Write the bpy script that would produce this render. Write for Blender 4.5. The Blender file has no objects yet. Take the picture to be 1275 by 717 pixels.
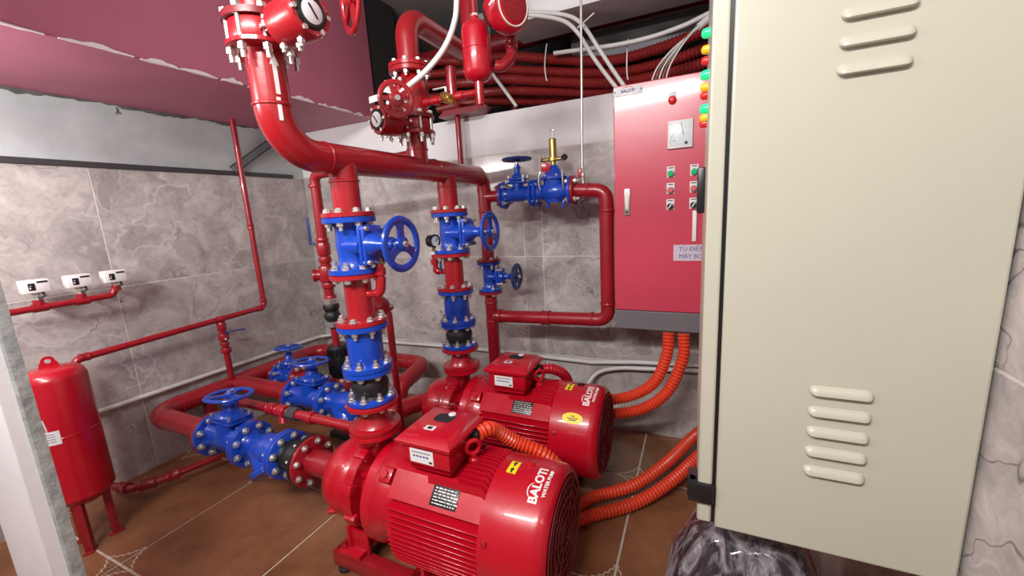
import bpy, bmesh, math, random
from mathutils import Vector, Matrix, noise
random.seed(7)
RAD = math.radians
scene = bpy.context.scene
col = scene.collection

# ------------------------------------------------------------------ camera
def camera():
    yaw, pitch, roll = RAD(24.96), RAD(10.6), RAD(-3.26)
    f = Vector((-math.sin(yaw)*math.cos(pitch), math.cos(yaw)*math.cos(pitch), -math.sin(pitch)))
    r = Vector((math.cos(yaw), math.sin(yaw), 0)); u = r.cross(f)
    c, s = math.cos(roll), math.sin(roll)
    r2 = r*c + u*s; u2 = u*c - r*s
    m = Matrix((r2, u2, -f)).transposed().to_4x4()
    m.translation = (2.593, -2.220, 1.277)
    cd = bpy.data.cameras.new('camera'); cam = bpy.data.objects.new('camera', cd); col.objects.link(cam)
    cam.matrix_world = m
    cd.sensor_fit = 'HORIZONTAL'; cd.sensor_width = 36; cd.lens = 503.7/1275*36
    cd.clip_start = .01; cd.clip_end = 60
    scene.camera = cam
camera()

# ------------------------------------------------------------------ world, lights, exposure
w = bpy.data.worlds.new('world'); scene.world = w; w.use_nodes = True
w.node_tree.nodes['Background'].inputs[0].default_value = (.95, .97, 1, 1)
w.node_tree.nodes['Background'].inputs[1].default_value = .3
def area(name, loc, target, sx, sy, power, color=(1, .97, .95)):
    d = bpy.data.lights.new(name, 'AREA'); d.shape = 'RECTANGLE'; d.size = sx; d.size_y = sy
    d.energy = power; d.color = color
    o = bpy.data.objects.new(name, d); col.objects.link(o); o.location = loc
    dirv = Vector(target) - Vector(loc)
    o.rotation_euler = dirv.to_track_quat('-Z', 'Y').to_euler()
    return o
area('tube_light', (1.95, -2.95, 2.34), (1.4, -.7, .9), 1.3, .09, 60)
area('tube_light', (.62, -2.32, 1.76), (.70, -.6, 2.1), .9, .05, 27)
scene.view_settings.view_transform = 'Standard'
scene.view_settings.look = 'None'
scene.view_settings.gamma = 1
scene.view_settings.use_curve_mapping = False
scene.view_settings.exposure = 0.18

# ------------------------------------------------------------------ materials
MAT = {}
def nd(nt, t, **kw):
    n = nt.nodes.new(t)
    for k, v in kw.items():
        if k == 'ins':
            for a, b in v.items(): n.inputs[a].default_value = b
        else: setattr(n, k, v)
    return n
def mat(name, c, rough=.5, metal=0., coat=0., var=.0, vscale=6., bump=0., bscale=60., spec=.5, trans=0., emit=None):
    m = bpy.data.materials.new(name); m.use_nodes = True; nt = m.node_tree
    b = nt.nodes['Principled BSDF']
    b.inputs['Base Color'].default_value = (*c, 1); b.inputs['Roughness'].default_value = rough
    b.inputs['Metallic'].default_value = metal; b.inputs['Coat Weight'].default_value = coat
    b.inputs['Coat Roughness'].default_value = .08; b.inputs['Specular IOR Level'].default_value = spec
    if trans: b.inputs['Transmission Weight'].default_value = trans
    if emit: b.inputs['Emission Color'].default_value = (*emit[:3], 1); b.inputs['Emission Strength'].default_value = emit[3]
    if var or bump:
        tc = nd(nt, 'ShaderNodeTexCoord')
    if var:
        n = nd(nt, 'ShaderNodeTexNoise', ins={'Scale': vscale, 'Detail': 5., 'Roughness': .6})
        nt.links.new(tc.outputs['Object'], n.inputs['Vector'])
        r = nd(nt, 'ShaderNodeValToRGB')
        r.color_ramp.elements[0].position = .3; r.color_ramp.elements[1].position = .72
        r.color_ramp.elements[0].color = (*[max(0, x*(1-var)) for x in c], 1)
        r.color_ramp.elements[1].color = (*[min(1, x*(1+var)) for x in c], 1)
        nt.links.new(n.outputs['Fac'], r.inputs['Fac']); nt.links.new(r.outputs['Color'], b.inputs['Base Color'])
    if bump:
        n2 = nd(nt, 'ShaderNodeTexNoise', ins={'Scale': bscale, 'Detail': 4.})
        nt.links.new(tc.outputs['Object'], n2.inputs['Vector'])
        bp = nd(nt, 'ShaderNodeBump', ins={'Strength': bump, 'Distance': .01})
        nt.links.new(n2.outputs['Fac'], bp.inputs['Height']); nt.links.new(bp.outputs['Normal'], b.inputs['Normal'])
    MAT[name] = m
    return m
mat('red', (.37, .007, .014), .3, coat=.5, var=.12, bump=.05, bscale=35)
mat('red_pump', (.47, .003, .016), .3, coat=.5, var=.08, bump=.05, bscale=30)
mat('red_pipe', (.30, .008, .016), .34, coat=.35, var=.14, bump=.06, bscale=30)
mat('red_dark', (.20, .006, .012), .4, coat=.2, var=.15)
mat('blue', (.006, .058, .46), .28, coat=.5, var=.12, bump=.05, bscale=40)
mat('blue_dark', (.012, .035, .17), .38, var=.15)
mat('steel', (.78, .77, .74), .3, metal=.9)
mat('zinc', (.72, .71, .68), .36, metal=.85, var=.15, vscale=60)
mat('brass', (.55, .40, .12), .3, metal=.9)
mat('rubber', (.012, .012, .013), .5)
mat('black', (.01, .01, .011), .35)
mat('dark_grille', (.16, .004, .012), .5)
mat('cream', (.47, .465, .375), .33, var=.02, vscale=3, bump=.03, bscale=400)
mat('panel_red', (.58, .055, .095), .30, coat=.3, var=.05, vscale=2.5, bump=.05, bscale=9)
mat('panel_grey', (.16, .15, .16), .45)
mat('white', (.80, .79, .77), .45)
mat('paper', (.74, .74, .76), .6)
mat('lilac', (.60, .52, .62), .4)
mat('yellow', (.85, .66, .02), .4)
mat('ink', (.015, .015, .02), .6)
mat('ink_blue', (.05, .06, .25), .6)
mat('pvc', (.62, .62, .60), .4)
mat('orange', (.72, .055, .02), .38, coat=.1)
mat('conduit_red', (.21, .014, .013), .42)
mat('copper', (.55, .50, .42), .3, metal=.8)
mat('glass_green', (.01, .55, .16), .15, coat=.5)
mat('lamp_green', (.01, .6, .2), .2, emit=(.02, .9, .3, .5))
mat('lamp_amber', (.8, .42, .02), .2, emit=(.9, .4, .02, .25))
mat('lamp_red', (.55, .02, .02), .2, emit=(.8, .03, .02, .2))
mat('button_red', (.62, .12, .12), .3)
mat('plaster_white', (.74, .73, .74), .75, var=.05, vscale=4, bump=.12, bscale=25)
mat('ceiling_grey', (.40, .40, .40), .85, var=.08)
mat('plaster_grey', (.43, .465, .47), .8, var=.14, vscale=5, bump=.15, bscale=18)
mat('pink', (.46, .135, .20), .55, var=.10, vscale=3.0, bump=.08, bscale=14)
mat('flake', (.78, .70, .70), .8)
mat('concrete', (.30, .31, .30), .85, var=.3, vscale=18, bump=.5, bscale=40)
mat('concrete_dark', (.10, .10, .10), .9, var=.3, vscale=8)
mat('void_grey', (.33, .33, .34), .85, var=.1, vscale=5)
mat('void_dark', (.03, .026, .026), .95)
mat('strip_dark', (.045, .042, .045), .5)
mat('galv', (.10, .10, .11), .45, metal=.5)
mat('meter', (.72, .78, .80), .3)
mat('nameplate', (.035, .035, .035), .35, metal=.4, var=.6, vscale=120)

def marble():
    m = bpy.data.materials.new('marble'); m.use_nodes = True; nt = m.node_tree; b = nt.nodes['Principled BSDF']
    L = nt.links.new
    tc = nd(nt, 'ShaderNodeTexCoord'); oi = nd(nt, 'ShaderNodeObjectInfo')
    mul = nd(nt, 'ShaderNodeMath', operation='MULTIPLY', ins={1: 37.}); L(oi.outputs['Random'], mul.inputs[0])
    cx = nd(nt, 'ShaderNodeCombineXYZ'); L(mul.outputs[0], cx.inputs[0]); L(mul.outputs[0], cx.inputs[1])
    add = nd(nt, 'ShaderNodeVectorMath', operation='ADD'); L(tc.outputs['Object'], add.inputs[0]); L(cx.outputs[0], add.inputs[1])
    n0 = nd(nt, 'ShaderNodeTexNoise', ins={'Scale': 2.2, 'Detail': 4., 'Roughness': .6}); L(add.outputs[0], n0.inputs['Vector'])
    sub = nd(nt, 'ShaderNodeVectorMath', operation='SUBTRACT', ins={1: (.5, .5, .5)}); L(n0.outputs['Color'], sub.inputs[0])
    sc = nd(nt, 'ShaderNodeVectorMath', operation='SCALE', ins={'Scale': .75}); L(sub.outputs[0], sc.inputs[0])
    add2 = nd(nt, 'ShaderNodeVectorMath', operation='ADD'); L(add.outputs[0], add2.inputs[0]); L(sc.outputs[0], add2.inputs[1])
    n1 = nd(nt, 'ShaderNodeTexNoise', ins={'Scale': 4.6, 'Detail': 9., 'Roughness': .74}); L(add2.outputs[0], n1.inputs['Vector'])
    r1 = nd(nt, 'ShaderNodeValToRGB'); e = r1.color_ramp.elements
    e[0].position = .30; e[0].color = (.25, .228, .22, 1); e[1].position = .72; e[1].color = (.66, .61, .585, 1)
    k = e.new(.5); k.color = (.43, .395, .38, 1)
    L(n1.outputs['Fac'], r1.inputs['Fac'])
    # pale veins
    def vein(scale, width, seed):
        a3 = nd(nt, 'ShaderNodeVectorMath', operation='ADD', ins={1: (seed, seed*.7, seed*1.3)}); L(add2.outputs[0], a3.inputs[0])
        v = nd(nt, 'ShaderNodeTexVoronoi', feature='DISTANCE_TO_EDGE', ins={'Scale': scale}); L(a3.outputs[0], v.inputs['Vector'])
        mr = nd(nt, 'ShaderNodeMapRange', ins={1: 0., 2: width, 3: 1., 4: 0.}); L(v.outputs['Distance'], mr.inputs[0])
        n = nd(nt, 'ShaderNodeTexNoise', ins={'Scale': 2.3, 'Detail': 2.}); L(a3.outputs[0], n.inputs['Vector'])
        mk = nd(nt, 'ShaderNodeMapRange', ins={1: .5, 2: .62}); L(n.outputs['Fac'], mk.inputs[0])
        mm = nd(nt, 'ShaderNodeMath', operation='MULTIPLY'); L(mr.outputs[0], mm.inputs[0]); L(mk.outputs[0], mm.inputs[1])
        return mm
    v1 = vein(4.2, .05, 3.1); v2 = vein(2.9, .010, 11.7)
    mx = nd(nt, 'ShaderNodeMix', data_type='RGBA'); mx.inputs[7].default_value = (.68, .65, .63, 1)
    f1 = nd(nt, 'ShaderNodeMath', operation='MULTIPLY', ins={1: .55}); L(v1.outputs[0], f1.inputs[0])
    L(f1.outputs[0], mx.inputs[0]); L(r1.outputs[0], mx.inputs[6])
    mx2 = nd(nt, 'ShaderNodeMix', data_type='RGBA'); mx2.inputs[7].default_value = (.05, .042, .042, 1)
    f2 = nd(nt, 'ShaderNodeMath', operation='MULTIPLY', ins={1: .75}); L(v2.outputs[0], f2.inputs[0])
    L(f2.outputs[0], mx2.inputs[0]); L(mx.outputs[2], mx2.inputs[6])
    L(mx2.outputs[2], b.inputs['Base Color'])
    b.inputs['Roughness'].default_value = .16; b.inputs['Specular IOR Level'].default_value = .5
    MAT['marble'] = m
marble()

GX = [-.659, -.056, .547, 1.150, 1.753, 2.356, 2.959, 3.562]      # floor joints
GY = [-3.46, -2.855, -2.25, -1.642, -1.034, -.426, .182]
def floor_mat():
    m = bpy.data.materials.new('floor_tile'); m.use_nodes = True; nt = m.node_tree; b = nt.nodes['Principled BSDF']
    L = nt.links.new
    g = nd(nt, 'ShaderNodeNewGeometry'); sp = nd(nt, 'ShaderNodeSeparateXYZ'); L(g.outputs['Position'], sp.inputs[0])
    def M(op, a, c=None):
        n = nd(nt, 'ShaderNodeMath', operation=op)
        for i, x in enumerate((a, c)):
            if x is None: continue
            if isinstance(x, (int, float)): n.inputs[i].default_value = x
            else: L(x, n.inputs[i])
        return n.outputs[0]
    def fold(axis, org, per):
        t = M('DIVIDE', M('SUBTRACT', axis, org), per)
        t = M('SUBTRACT', t, M('ROUND', t))
        return M('MULTIPLY', M('ABSOLUTE', t), per)
    u = fold(sp.outputs[0], .547, .603); v = fold(sp.outputs[1], -1.034, .608)
    d = M('ADD', M('POWER', u, .62), M('POWER', v, .62))
    wob = M('MULTIPLY', M('SINE', M('MULTIPLY', M('SUBTRACT', u, v), 190.)), .010)
    d = M('ADD', d, wob)
    inside = M('LESS_THAN', d, .25)
    line = M('LESS_THAN', M('ABSOLUTE', M('SUBTRACT', d, .25)), .010)
    vo = nd(nt, 'ShaderNodeTexVoronoi', ins={'Scale': 95., 'Randomness': .35}); L(g.outputs['Position'], vo.inputs['Vector'])
    dots = M('MULTIPLY', inside, M('LESS_THAN', vo.outputs['Distance'], .36))
    n = nd(nt, 'ShaderNodeTexNoise', ins={'Scale': 3.2, 'Detail': 8., 'Roughness': .7}); L(g.outputs['Position'], n.inputs['Vector'])
    r = nd(nt, 'ShaderNodeValToRGB'); e = r.color_ramp.elements
    e[0].position = .3; e[0].color = (.14, .052, .020, 1); e[1].position = .74; e[1].color = (.35, .155, .072, 1)
    L(n.outputs['Fac'], r.inputs['Fac'])
    def mix(fac, a, c):
        x = nd(nt, 'ShaderNodeMix', data_type='RGBA'); L(fac, x.inputs[0]); L(a, x.inputs[6]); x.inputs[7].default_value = c
        return x.outputs[2]
    c = mix(M('MULTIPLY', inside, .35), r.outputs[0], (.38, .22, .12, 1))
    c = mix(M('MULTIPLY', dots, .8), c, (.035, .02, .014, 1)); c = mix(M('MULTIPLY', line, .8), c, (.62, .53, .42, 1))
    L(c, b.inputs['Base Color']); b.inputs['Roughness'].default_value = .38
    MAT['floor_tile'] = m
floor_mat()
mat('grout', (.60, .53, .44), .8, var=.15, vscale=20)
mat('grout_wall', (.62, .59, .56), .8)
def wrapmat():
    m = bpy.data.materials.new('film'); m.use_nodes = True; nt = m.node_tree; b = nt.nodes['Principled BSDF']; L = nt.links.new
    tc = nd(nt, 'ShaderNodeTexCoord')
    mp = nd(nt, 'ShaderNodeMapping'); mp.inputs['Scale'].default_value = (2.4, 2.4, .55); mp.inputs['Rotation'].default_value = (.35, .55, .3); L(tc.outputs['Object'], mp.inputs[0])
    n = nd(nt, 'ShaderNodeTexNoise', ins={'Scale': 7., 'Detail': 6., 'Roughness': .6, 'Distortion': 2.2}); L(mp.outputs[0], n.inputs['Vector'])
    r = nd(nt, 'ShaderNodeValToRGB'); e = r.color_ramp.elements
    e[0].position = .42; e[0].color = (.030, .026, .032, 1); e[1].position = .66; e[1].color = (.34, .32, .35, 1)
    L(n.outputs['Fac'], r.inputs['Fac']); L(r.outputs[0], b.inputs['Base Color'])
    bp = nd(nt, 'ShaderNodeBump', ins={'Strength': .9, 'Distance': .03}); L(n.outputs['Fac'], bp.inputs['Height']); L(bp.outputs[0], b.inputs['Normal'])
    b.inputs['Roughness'].default_value = .14; b.inputs['Coat Weight'].default_value = .8
    MAT['film'] = m
wrapmat()

# ------------------------------------------------------------------ mesh helpers
def basis(ax):
    a = Vector(ax).normalized()
    h = Vector((0, 0, 1)) if abs(a.z) < .9 else Vector((1, 0, 0))
    u = h.cross(a).normalized(); return u, a.cross(u), a
def fillet(pts, r, n=6):
    pts = [Vector(p) for p in pts]; out = [pts[0]]
    for i in range(1, len(pts)-1):
        a, p, b = pts[i-1], pts[i], pts[i+1]
        d1 = (a-p); d2 = (b-p); l1, l2 = d1.length, d2.length; d1.normalize(); d2.normalize()
        ang = d1.angle(d2)
        if ang > math.pi-.02: out.append(p); continue
        rr = r[i-1] if isinstance(r, (list, tuple)) else r
        t = min(rr/math.tan(ang/2), l1*.49 if i > 1 else l1*.98, l2*.49 if i < len(pts)-2 else l2*.98)
        rr = t*math.tan(ang/2)
        c = p + (d1+d2).normalized()*(rr/math.sin(ang/2))
        s = p + d1*t - c; e = p + d2*t - c; tot = s.angle(e); axis = s.cross(e).normalized()
        for k in range(n+1): out.append(c + Matrix.Rotation(tot*k/n, 3, axis) @ s)
    out.append(pts[-1]); return out
def smooth_path(pts, n=8):
    pts = [Vector(p) for p in pts]; out = []
    P = [pts[0]*2-pts[1]] + pts + [pts[-1]*2-pts[-2]]
    for i in range(1, len(P)-2):
        p0, p1, p2, p3 = P[i-1:i+3]
        for k in range(n):
            t = k/n
            out.append(.5*((2*p1)+(p2-p0)*t+(2*p0-5*p1+4*p2-p3)*t*t+(3*p1-p0-3*p2+p3)*t**3))
    out.append(pts[-1]); return out
def resample(pts, step):
    pts = [Vector(p) for p in pts]; out = [pts[0]]; acc = 0.
    for a, b in zip(pts, pts[1:]):
        l = (b-a).length
        if l < 1e-9: continue
        t = step-acc
        while t <= l: out.append(a+(b-a)*(t/l)); t += step
        acc = l-(t-step)
    return out
class MB:
    def __init__(s): s.v = []; s.f = []
    def _loft(s, rings, caps=True, closed=False):
        n = len(rings[0]); b0 = len(s.v)
        for r in rings: s.v += [tuple(p) for p in r]
        m = len(rings)
        for i in range(m if closed else m-1):
            A = b0+i*n; B = b0+((i+1) % m)*n
            for k in range(n): s.f.append((A+k, A+(k+1) % n, B+(k+1) % n, B+k))
        if caps and not closed:
            s.f.append(tuple(b0+k for k in reversed(range(n)))); s.f.append(tuple(b0+(m-1)*n+k for k in range(n)))
    def lathe(s, prof, o=(0, 0, 0), ax=(0, 0, 1), seg=24, ex=1., ey=1., ph=0., caps=True):
        u, v, a = basis(ax); o = Vector(o)
        s._loft([[o+a*t+(u*math.cos(2*math.pi*(k+ph)/seg)*ex+v*math.sin(2*math.pi*(k+ph)/seg)*ey)*max(r, 1e-4) for k in range(seg)] for t, r in prof], caps)
        return s
    def cyl(s, a, b, r, seg=16, r2=None):
        a = Vector(a); b = Vector(b); return s.lathe([(0, r), ((b-a).length, r if r2 is None else r2)], a, b-a, seg)
    def tube(s, pts, r, seg=14, caps=True):
        pts = [Vector(p) for p in pts]; n = len(pts); rings = []
        t0 = (pts[1]-pts[0]).normalized(); u, v, _ = basis(t0); pt = t0
        for i, p in enumerate(pts):
            t = (pts[min(i+1, n-1)]-pts[max(i-1, 0)]).normalized()
            ax = pt.cross(t)
            if ax.length > 1e-7:
                q = Matrix.Rotation(pt.angle(t), 3, ax.normalized()); u = q @ u; v = q @ v
            pt = t; rr = r[i] if isinstance(r, (list, tuple)) else r
            rings.append([p+(u*math.cos(2*math.pi*k/seg)+v*math.sin(2*math.pi*k/seg))*rr for k in range(seg)])
        s._loft(rings, caps); return s
    def corr(s, pts, r, pitch=.014, amp=.003, seg=14):
        p = resample(pts, pitch/4); rr = [r+amp*(0, .9, 0, -1)[i % 4] for i in range(len(p))]
        return s.tube(p, rr, seg)
    def torus(s, c, ax, R_, r, seg=32, s2=10, flat=1.):
        u, v, a = basis(ax); c = Vector(c); rings = []
        for i in range(seg):
            d = u*math.cos(2*math.pi*i/seg)+v*math.sin(2*math.pi*i/seg)
            rings.append([c+d*(R_+r*math.cos(2*math.pi*k/s2))+a*(r*flat*math.sin(2*math.pi*k/s2)) for k in range(s2)])
        s._loft(rings, False, True); return s
    def box(s, c, size, bev=0., rot=None, seg=2):
        bm = bmesh.new(); bmesh.ops.create_cube(bm, size=1)
        for v in bm.verts: v.co = Vector((v.co.x*size[0], v.co.y*size[1], v.co.z*size[2]))
        if bev: bmesh.ops.bevel(bm, geom=bm.edges[:], offset=bev, segments=seg, affect='EDGES', profile=.5)
        b0 = len(s.v); bm.verts.ensure_lookup_table(); c = Vector(c)
        for v in bm.verts: s.v.append(tuple(((rot @ v.co) if rot else v.co)+c))
        for f in bm.faces: s.f.append(tuple(b0+v.index for v in f.verts))
        bm.free(); return s
    def prism(s, poly, o, u, v, w):
        o, u, v, w = map(Vector, (o, u, v, w))
        s._loft([[o+u*a+v*b for a, b in poly], [o+u*a+v*b+w for a, b in poly]]); return s
    def mesh(s, name, m, smooth=38, recalc=True):
        me = bpy.data.meshes.new(name); me.from_pydata(s.v, [], s.f)
        if recalc:
            bm = bmesh.new(); bm.from_mesh(me); bmesh.ops.recalc_face_normals(bm, faces=bm.faces[:]); bm.to_mesh(me); bm.free()
        me.materials.append(MAT[m]); me.validate()
        if smooth:
            me.shade_smooth(); me.set_sharp_from_angle(angle=RAD(smooth))
        return me
CACHE = {}
def part(name, m, parent=None, fn=None, key=None, loc=None, rot=None, label=None, smooth=38, scale=None):
    k = (name, m, key)
    if key is not None and k in CACHE: me = CACHE[k]
    else:
        b = MB(); fn(b); me = b.mesh(name, m, smooth)
        if key is not None: CACHE[k] = me
    o = bpy.data.objects.new(name, me); col.objects.link(o); o.parent = parent
    mx = Matrix.Identity(4)
    if rot is not None: mx = rot.to_4x4()
    if loc is not None: mx.translation = Vector(loc)
    if scale: mx = mx @ Matrix.Diagonal((*scale, 1))
    o.matrix_local = mx
    if label: o['label'] = label
    return o
def tag(o, label, cat, group=None):
    o['label'] = label; o['category'] = cat
    if group: o['group'] = group
    return o
def struct(o, label=None):
    o['kind'] = 'structure'
    if label: o['label'] = label
    return o
def frame(loc, x=(1, 0, 0), z=(0, 0, 1)):
    z = Vector(z).normalized(); x = Vector(x); x = (x - z*x.dot(z)).normalized(); y = z.cross(x)
    m = Matrix((x, y, z)).transposed().to_4x4(); m.translation = Vector(loc); return m
def thing(name, label, cat, loc, x=(1, 0, 0), z=(0, 0, 1), group=None):
    o = bpy.data.objects.new(name, None); col.objects.link(o); o.empty_display_size = .05
    o.matrix_world = frame(loc, x, z); return tag(o, label, cat, group)
def text_mb(txt, size, depth=.0006, align='CENTER', bold=0.):
    cu = bpy.data.curves.new('t', 'FONT'); cu.body = txt; cu.size = size; cu.align_x = align; cu.align_y = 'CENTER'
    cu.extrude = depth; cu.resolution_u = 3; cu.offset = bold
    o = bpy.data.objects.new('t', cu); col.objects.link(o)
    dg = bpy.context.evaluated_depsgraph_get(); me = bpy.data.meshes.new_from_object(o.evaluated_get(dg))
    mb = MB(); mb.v = [tuple(v.co) for v in me.vertices]; mb.f = [tuple(p.vertices) for p in me.polygons]
    bpy.data.objects.remove(o); bpy.data.curves.remove(cu); bpy.data.meshes.remove(me)
    return mb
def text_part(name, txt, size, m, parent, mtx, bend=None, depth=.0006, bold=0., label=None, align='CENTER', sx=1.):
    mb = text_mb(txt, size, depth, align, bold)
    mb.v = [(x*sx, y, z) for x, y, z in mb.v]
    if bend: mb.v = [bend(*p) for p in mb.v]
    me = mb.mesh(name, m, 0, False)
    o = bpy.data.objects.new(name, me); col.objects.link(o); o.parent = parent
    o.matrix_local = mtx if mtx else Matrix.Identity(4)
    if label: o['label'] = label
    return o

# ------------------------------------------------------------------ setting
XL, XR = -.11, 2.994
def slab(name, m, lo, hi, parent=None, bev=0.):
    c = [(a+b)/2 for a, b in zip(lo, hi)]; s = [b-a for a, b in zip(lo, hi)]
    return part(name, m, parent, lambda b: b.box((0, 0, 0), s, bev), loc=c, smooth=20)
fl = struct(slab('floor', 'grout', (-.40, -3.7, -.08), (3.3, .3, -.004)), 'brown ceramic tile floor with cream joints')
for i in range(len(GX)-1):
    for j in range(len(GY)-1):
        x0, x1, y0, y1 = max(GX[i], XL-.05), min(GX[i+1], XR+.05), GY[j], min(GY[j+1], .0)
        if x1-x0 < .03 or y1-y0 < .03: continue
        g = .0045
        o = slab('floor_tile', 'floor_tile', (x0+g, y0+g, -.02), (x1-g, y1-g, 0), None, .0015)
        o.parent = fl; o.matrix_parent_inverse = fl.matrix_world.inverted() if False else Matrix.Translation(-fl.location)
def wall_tiles(wall, axis, pos, cuts_h, cuts_z, thick, sign):
    """tiles lying on a wall: axis 0 = wall of constant X, 1 = constant Y"""
    g = .0026
    for a, b in zip(cuts_h, cuts_h[1:]):
        for c, d in zip(cuts_z, cuts_z[1:]):
            w, h = b-a-2*g, d-c-2*g
            if axis == 0: s = (thick, w, h); ctr = (pos+sign*thick/2, (a+b)/2, (c+d)/2)
            else: s = (w, thick, h); ctr = ((a+b)/2, pos+sign*thick/2, (c+d)/2)
            o = part('wall_tile', 'marble', wall, lambda bb: bb.box((0, 0, 0), s, .0012), key=('wt', axis, round(w, 3), round(h, 3)), smooth=20)
            o.matrix_local = Matrix.Translation(Vector(ctr)-wall.location)
ZT = [0., .413, 1.013, 1.613]
wl = struct(slab('wall_left', 'grout_wall', (XL-.2, -3.5, 0), (XL-.0012, .0, 1.617)), 'grey marbled tile wall with plaster above')
wall_tiles(wl, 0, XL-.008, [-3.5, -2.41, -1.21, 0.], ZT, .008, 1)
up = slab('plaster', 'plaster_grey', (XL-.2, -3.5, 1.617), (XL-.002, .0, 2.7)); up.parent = wl; up.matrix_parent_inverse = Matrix.Translation(-wl.location)
struct(slab('trim_1', 'strip_dark', (XL-.03, -2.6, 1.606), (XL+.012, -.1, 1.632)), 'dark metal strip capping the left wall tiles')
wb = struct(slab('wall_back', 'grout_wall', (XL-.2, .0012, 0), (XR+.2, .22, 1.617)), 'grey marbled tile wall with white plaster band on top')
wall_tiles(wb, 1, .008, [XL, .456, 1.656, 1.772, 2.972, XR], ZT, .008, -1)
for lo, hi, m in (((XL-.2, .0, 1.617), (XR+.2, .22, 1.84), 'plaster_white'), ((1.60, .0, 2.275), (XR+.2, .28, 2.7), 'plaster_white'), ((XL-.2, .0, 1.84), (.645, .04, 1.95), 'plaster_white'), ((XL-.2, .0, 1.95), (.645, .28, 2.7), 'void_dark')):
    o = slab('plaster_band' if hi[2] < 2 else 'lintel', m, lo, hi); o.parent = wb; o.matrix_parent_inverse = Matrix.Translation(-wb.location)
wr = struct(slab('wall_right', 'grout_wall', (XR+.0012, -3.6, 0), (XR+.2, .0012, 2.7)), 'grey marbled tile wall behind the cream cabinet')
wall_tiles(wr, 0, XR+.008, [-3.6, -2.95, -1.75, -.55, 0.], ZT+[2.213, 2.7], .008, -1)
struct(slab('ceiling', 'ceiling_grey', (XL-.2, -3.6, 2.7), (XR+.2, 1.4, 2.8)))
struct(slab('wall_front', 'ceiling_grey', (XL-.2, -3.6, 0), (XR+.2, -3.5, 2.7)), 'grey plaster wall facing the pump room')
# service void behind the opening above the back wall
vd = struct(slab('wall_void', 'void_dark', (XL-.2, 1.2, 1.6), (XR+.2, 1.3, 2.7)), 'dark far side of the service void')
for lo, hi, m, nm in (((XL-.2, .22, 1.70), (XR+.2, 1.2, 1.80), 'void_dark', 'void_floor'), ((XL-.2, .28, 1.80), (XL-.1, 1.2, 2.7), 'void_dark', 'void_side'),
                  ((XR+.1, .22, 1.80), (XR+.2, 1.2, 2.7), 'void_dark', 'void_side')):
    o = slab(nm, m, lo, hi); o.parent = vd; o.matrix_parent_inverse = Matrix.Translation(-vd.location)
cb = struct(slab('ceiling_beam', 'void_grey', (1.80, .62, 2.22), (3.1, .80, 2.7)), 'grey concrete beam inside the service void')
# pink boxed beam under the ceiling
pb = struct(slab('pink_beam', 'pink', (XL-.15, -3.4, 1.925), (.655, -.004, 2.69), None, .006), 'pink painted boxed beam with chipped corner')
random.seed(3)
def flakes(b):
    y = -3.0
    while y < -.02:
        l = random.uniform(.05, .22); y2 = min(y+l, -.01); h = random.uniform(.006, .022); hb = random.uniform(.004, .018)
        n = 7
        top = [(y+(y2-y)*k/n, h*random.uniform(.4, 1.25)*math.sin(math.pi*(k+.6)/(n+1.2))) for k in range(n+1)]
        b.prism([(y, -.0005)]+top+[(y2, -.0005)], (.6565, 0, 1.925), (0, 1, 0), (0, 0, 1), (.0025, 0, 0))
        bot = [(yy, random.uniform(.3, 1.2)*hb) for yy, _ in top]
        b.prism([(y, 0)]+bot+[(y2, 0)], (.6585, 0, 1.9235), (0, 1, 0), (-1, 0, 0), (0, 0, .002))
        y = y2+random.uniform(0., .05)
fk = part('chipped_edge', 'flake', None, flakes); fk.parent = pb; fk.matrix_parent_inverse = Matrix.Translation(-pb.location)
def gap(b):
    rg = random.Random(9); y = -1.45; pts = []
    while y < -.30:
        pts.append((y, -max(.002, .012+.016*noise.noise(Vector((y*7, 3.3, 0)))+rg.uniform(-.005, .006)))); y += rg.uniform(.012, .03)
    b.prism([(-1.45, 0)]+pts+[(-.30, 0)], (XL-.004, 0, 1.9255), (0, 1, 0), (0, 0, 1), (.004, 0, 0))
    b.prism([(-1.045, -.012), (-1.040, -.012), (-1.036, -.03), (-1.028, -.045), (-1.034, -.046), (-1.040, -.034), (-1.046, -.05), (-1.051, -.048), (-1.044, -.03)], (XL-.004, 0, 1.9255), (0, 1, 0), (0, 0, 1), (.004, 0, 0))
gp = part('crumbled_gap', 'concrete_dark', None, gap); gp.parent = wl; gp.matrix_parent_inverse = Matrix.Translation(-wl.location)
# door jamb by the camera
jb = struct(thing('door_jamb', 'white plastered door jamb with rough grey cement edge', 'wall', (1.105, -1.90, 0)))
del jb['category']
part('plaster_face', 'plaster_white', jb, lambda b: b.box((-.16, -.004, 1.35), (.31, .03, 2.7), .003), loc=(0, 0, 0), smooth=20)
def rough(b):
    random.seed(5); n = 90; rings = []
    for k in range(n):
        z = 2.7*k/(n-1); j = [random.uniform(-.0035, .0035) for _ in range(6)]
        rings.append([(-.02+j[0], .008, z), (-.004+j[1], .008, z), (.004+j[2]*.4, .012, z), (.005, .018, z), (.005, .034, z), (-.28, .034, z)])
    b._loft(rings)
part('cement_edge', 'concrete', jb, rough, smooth=20)

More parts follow.
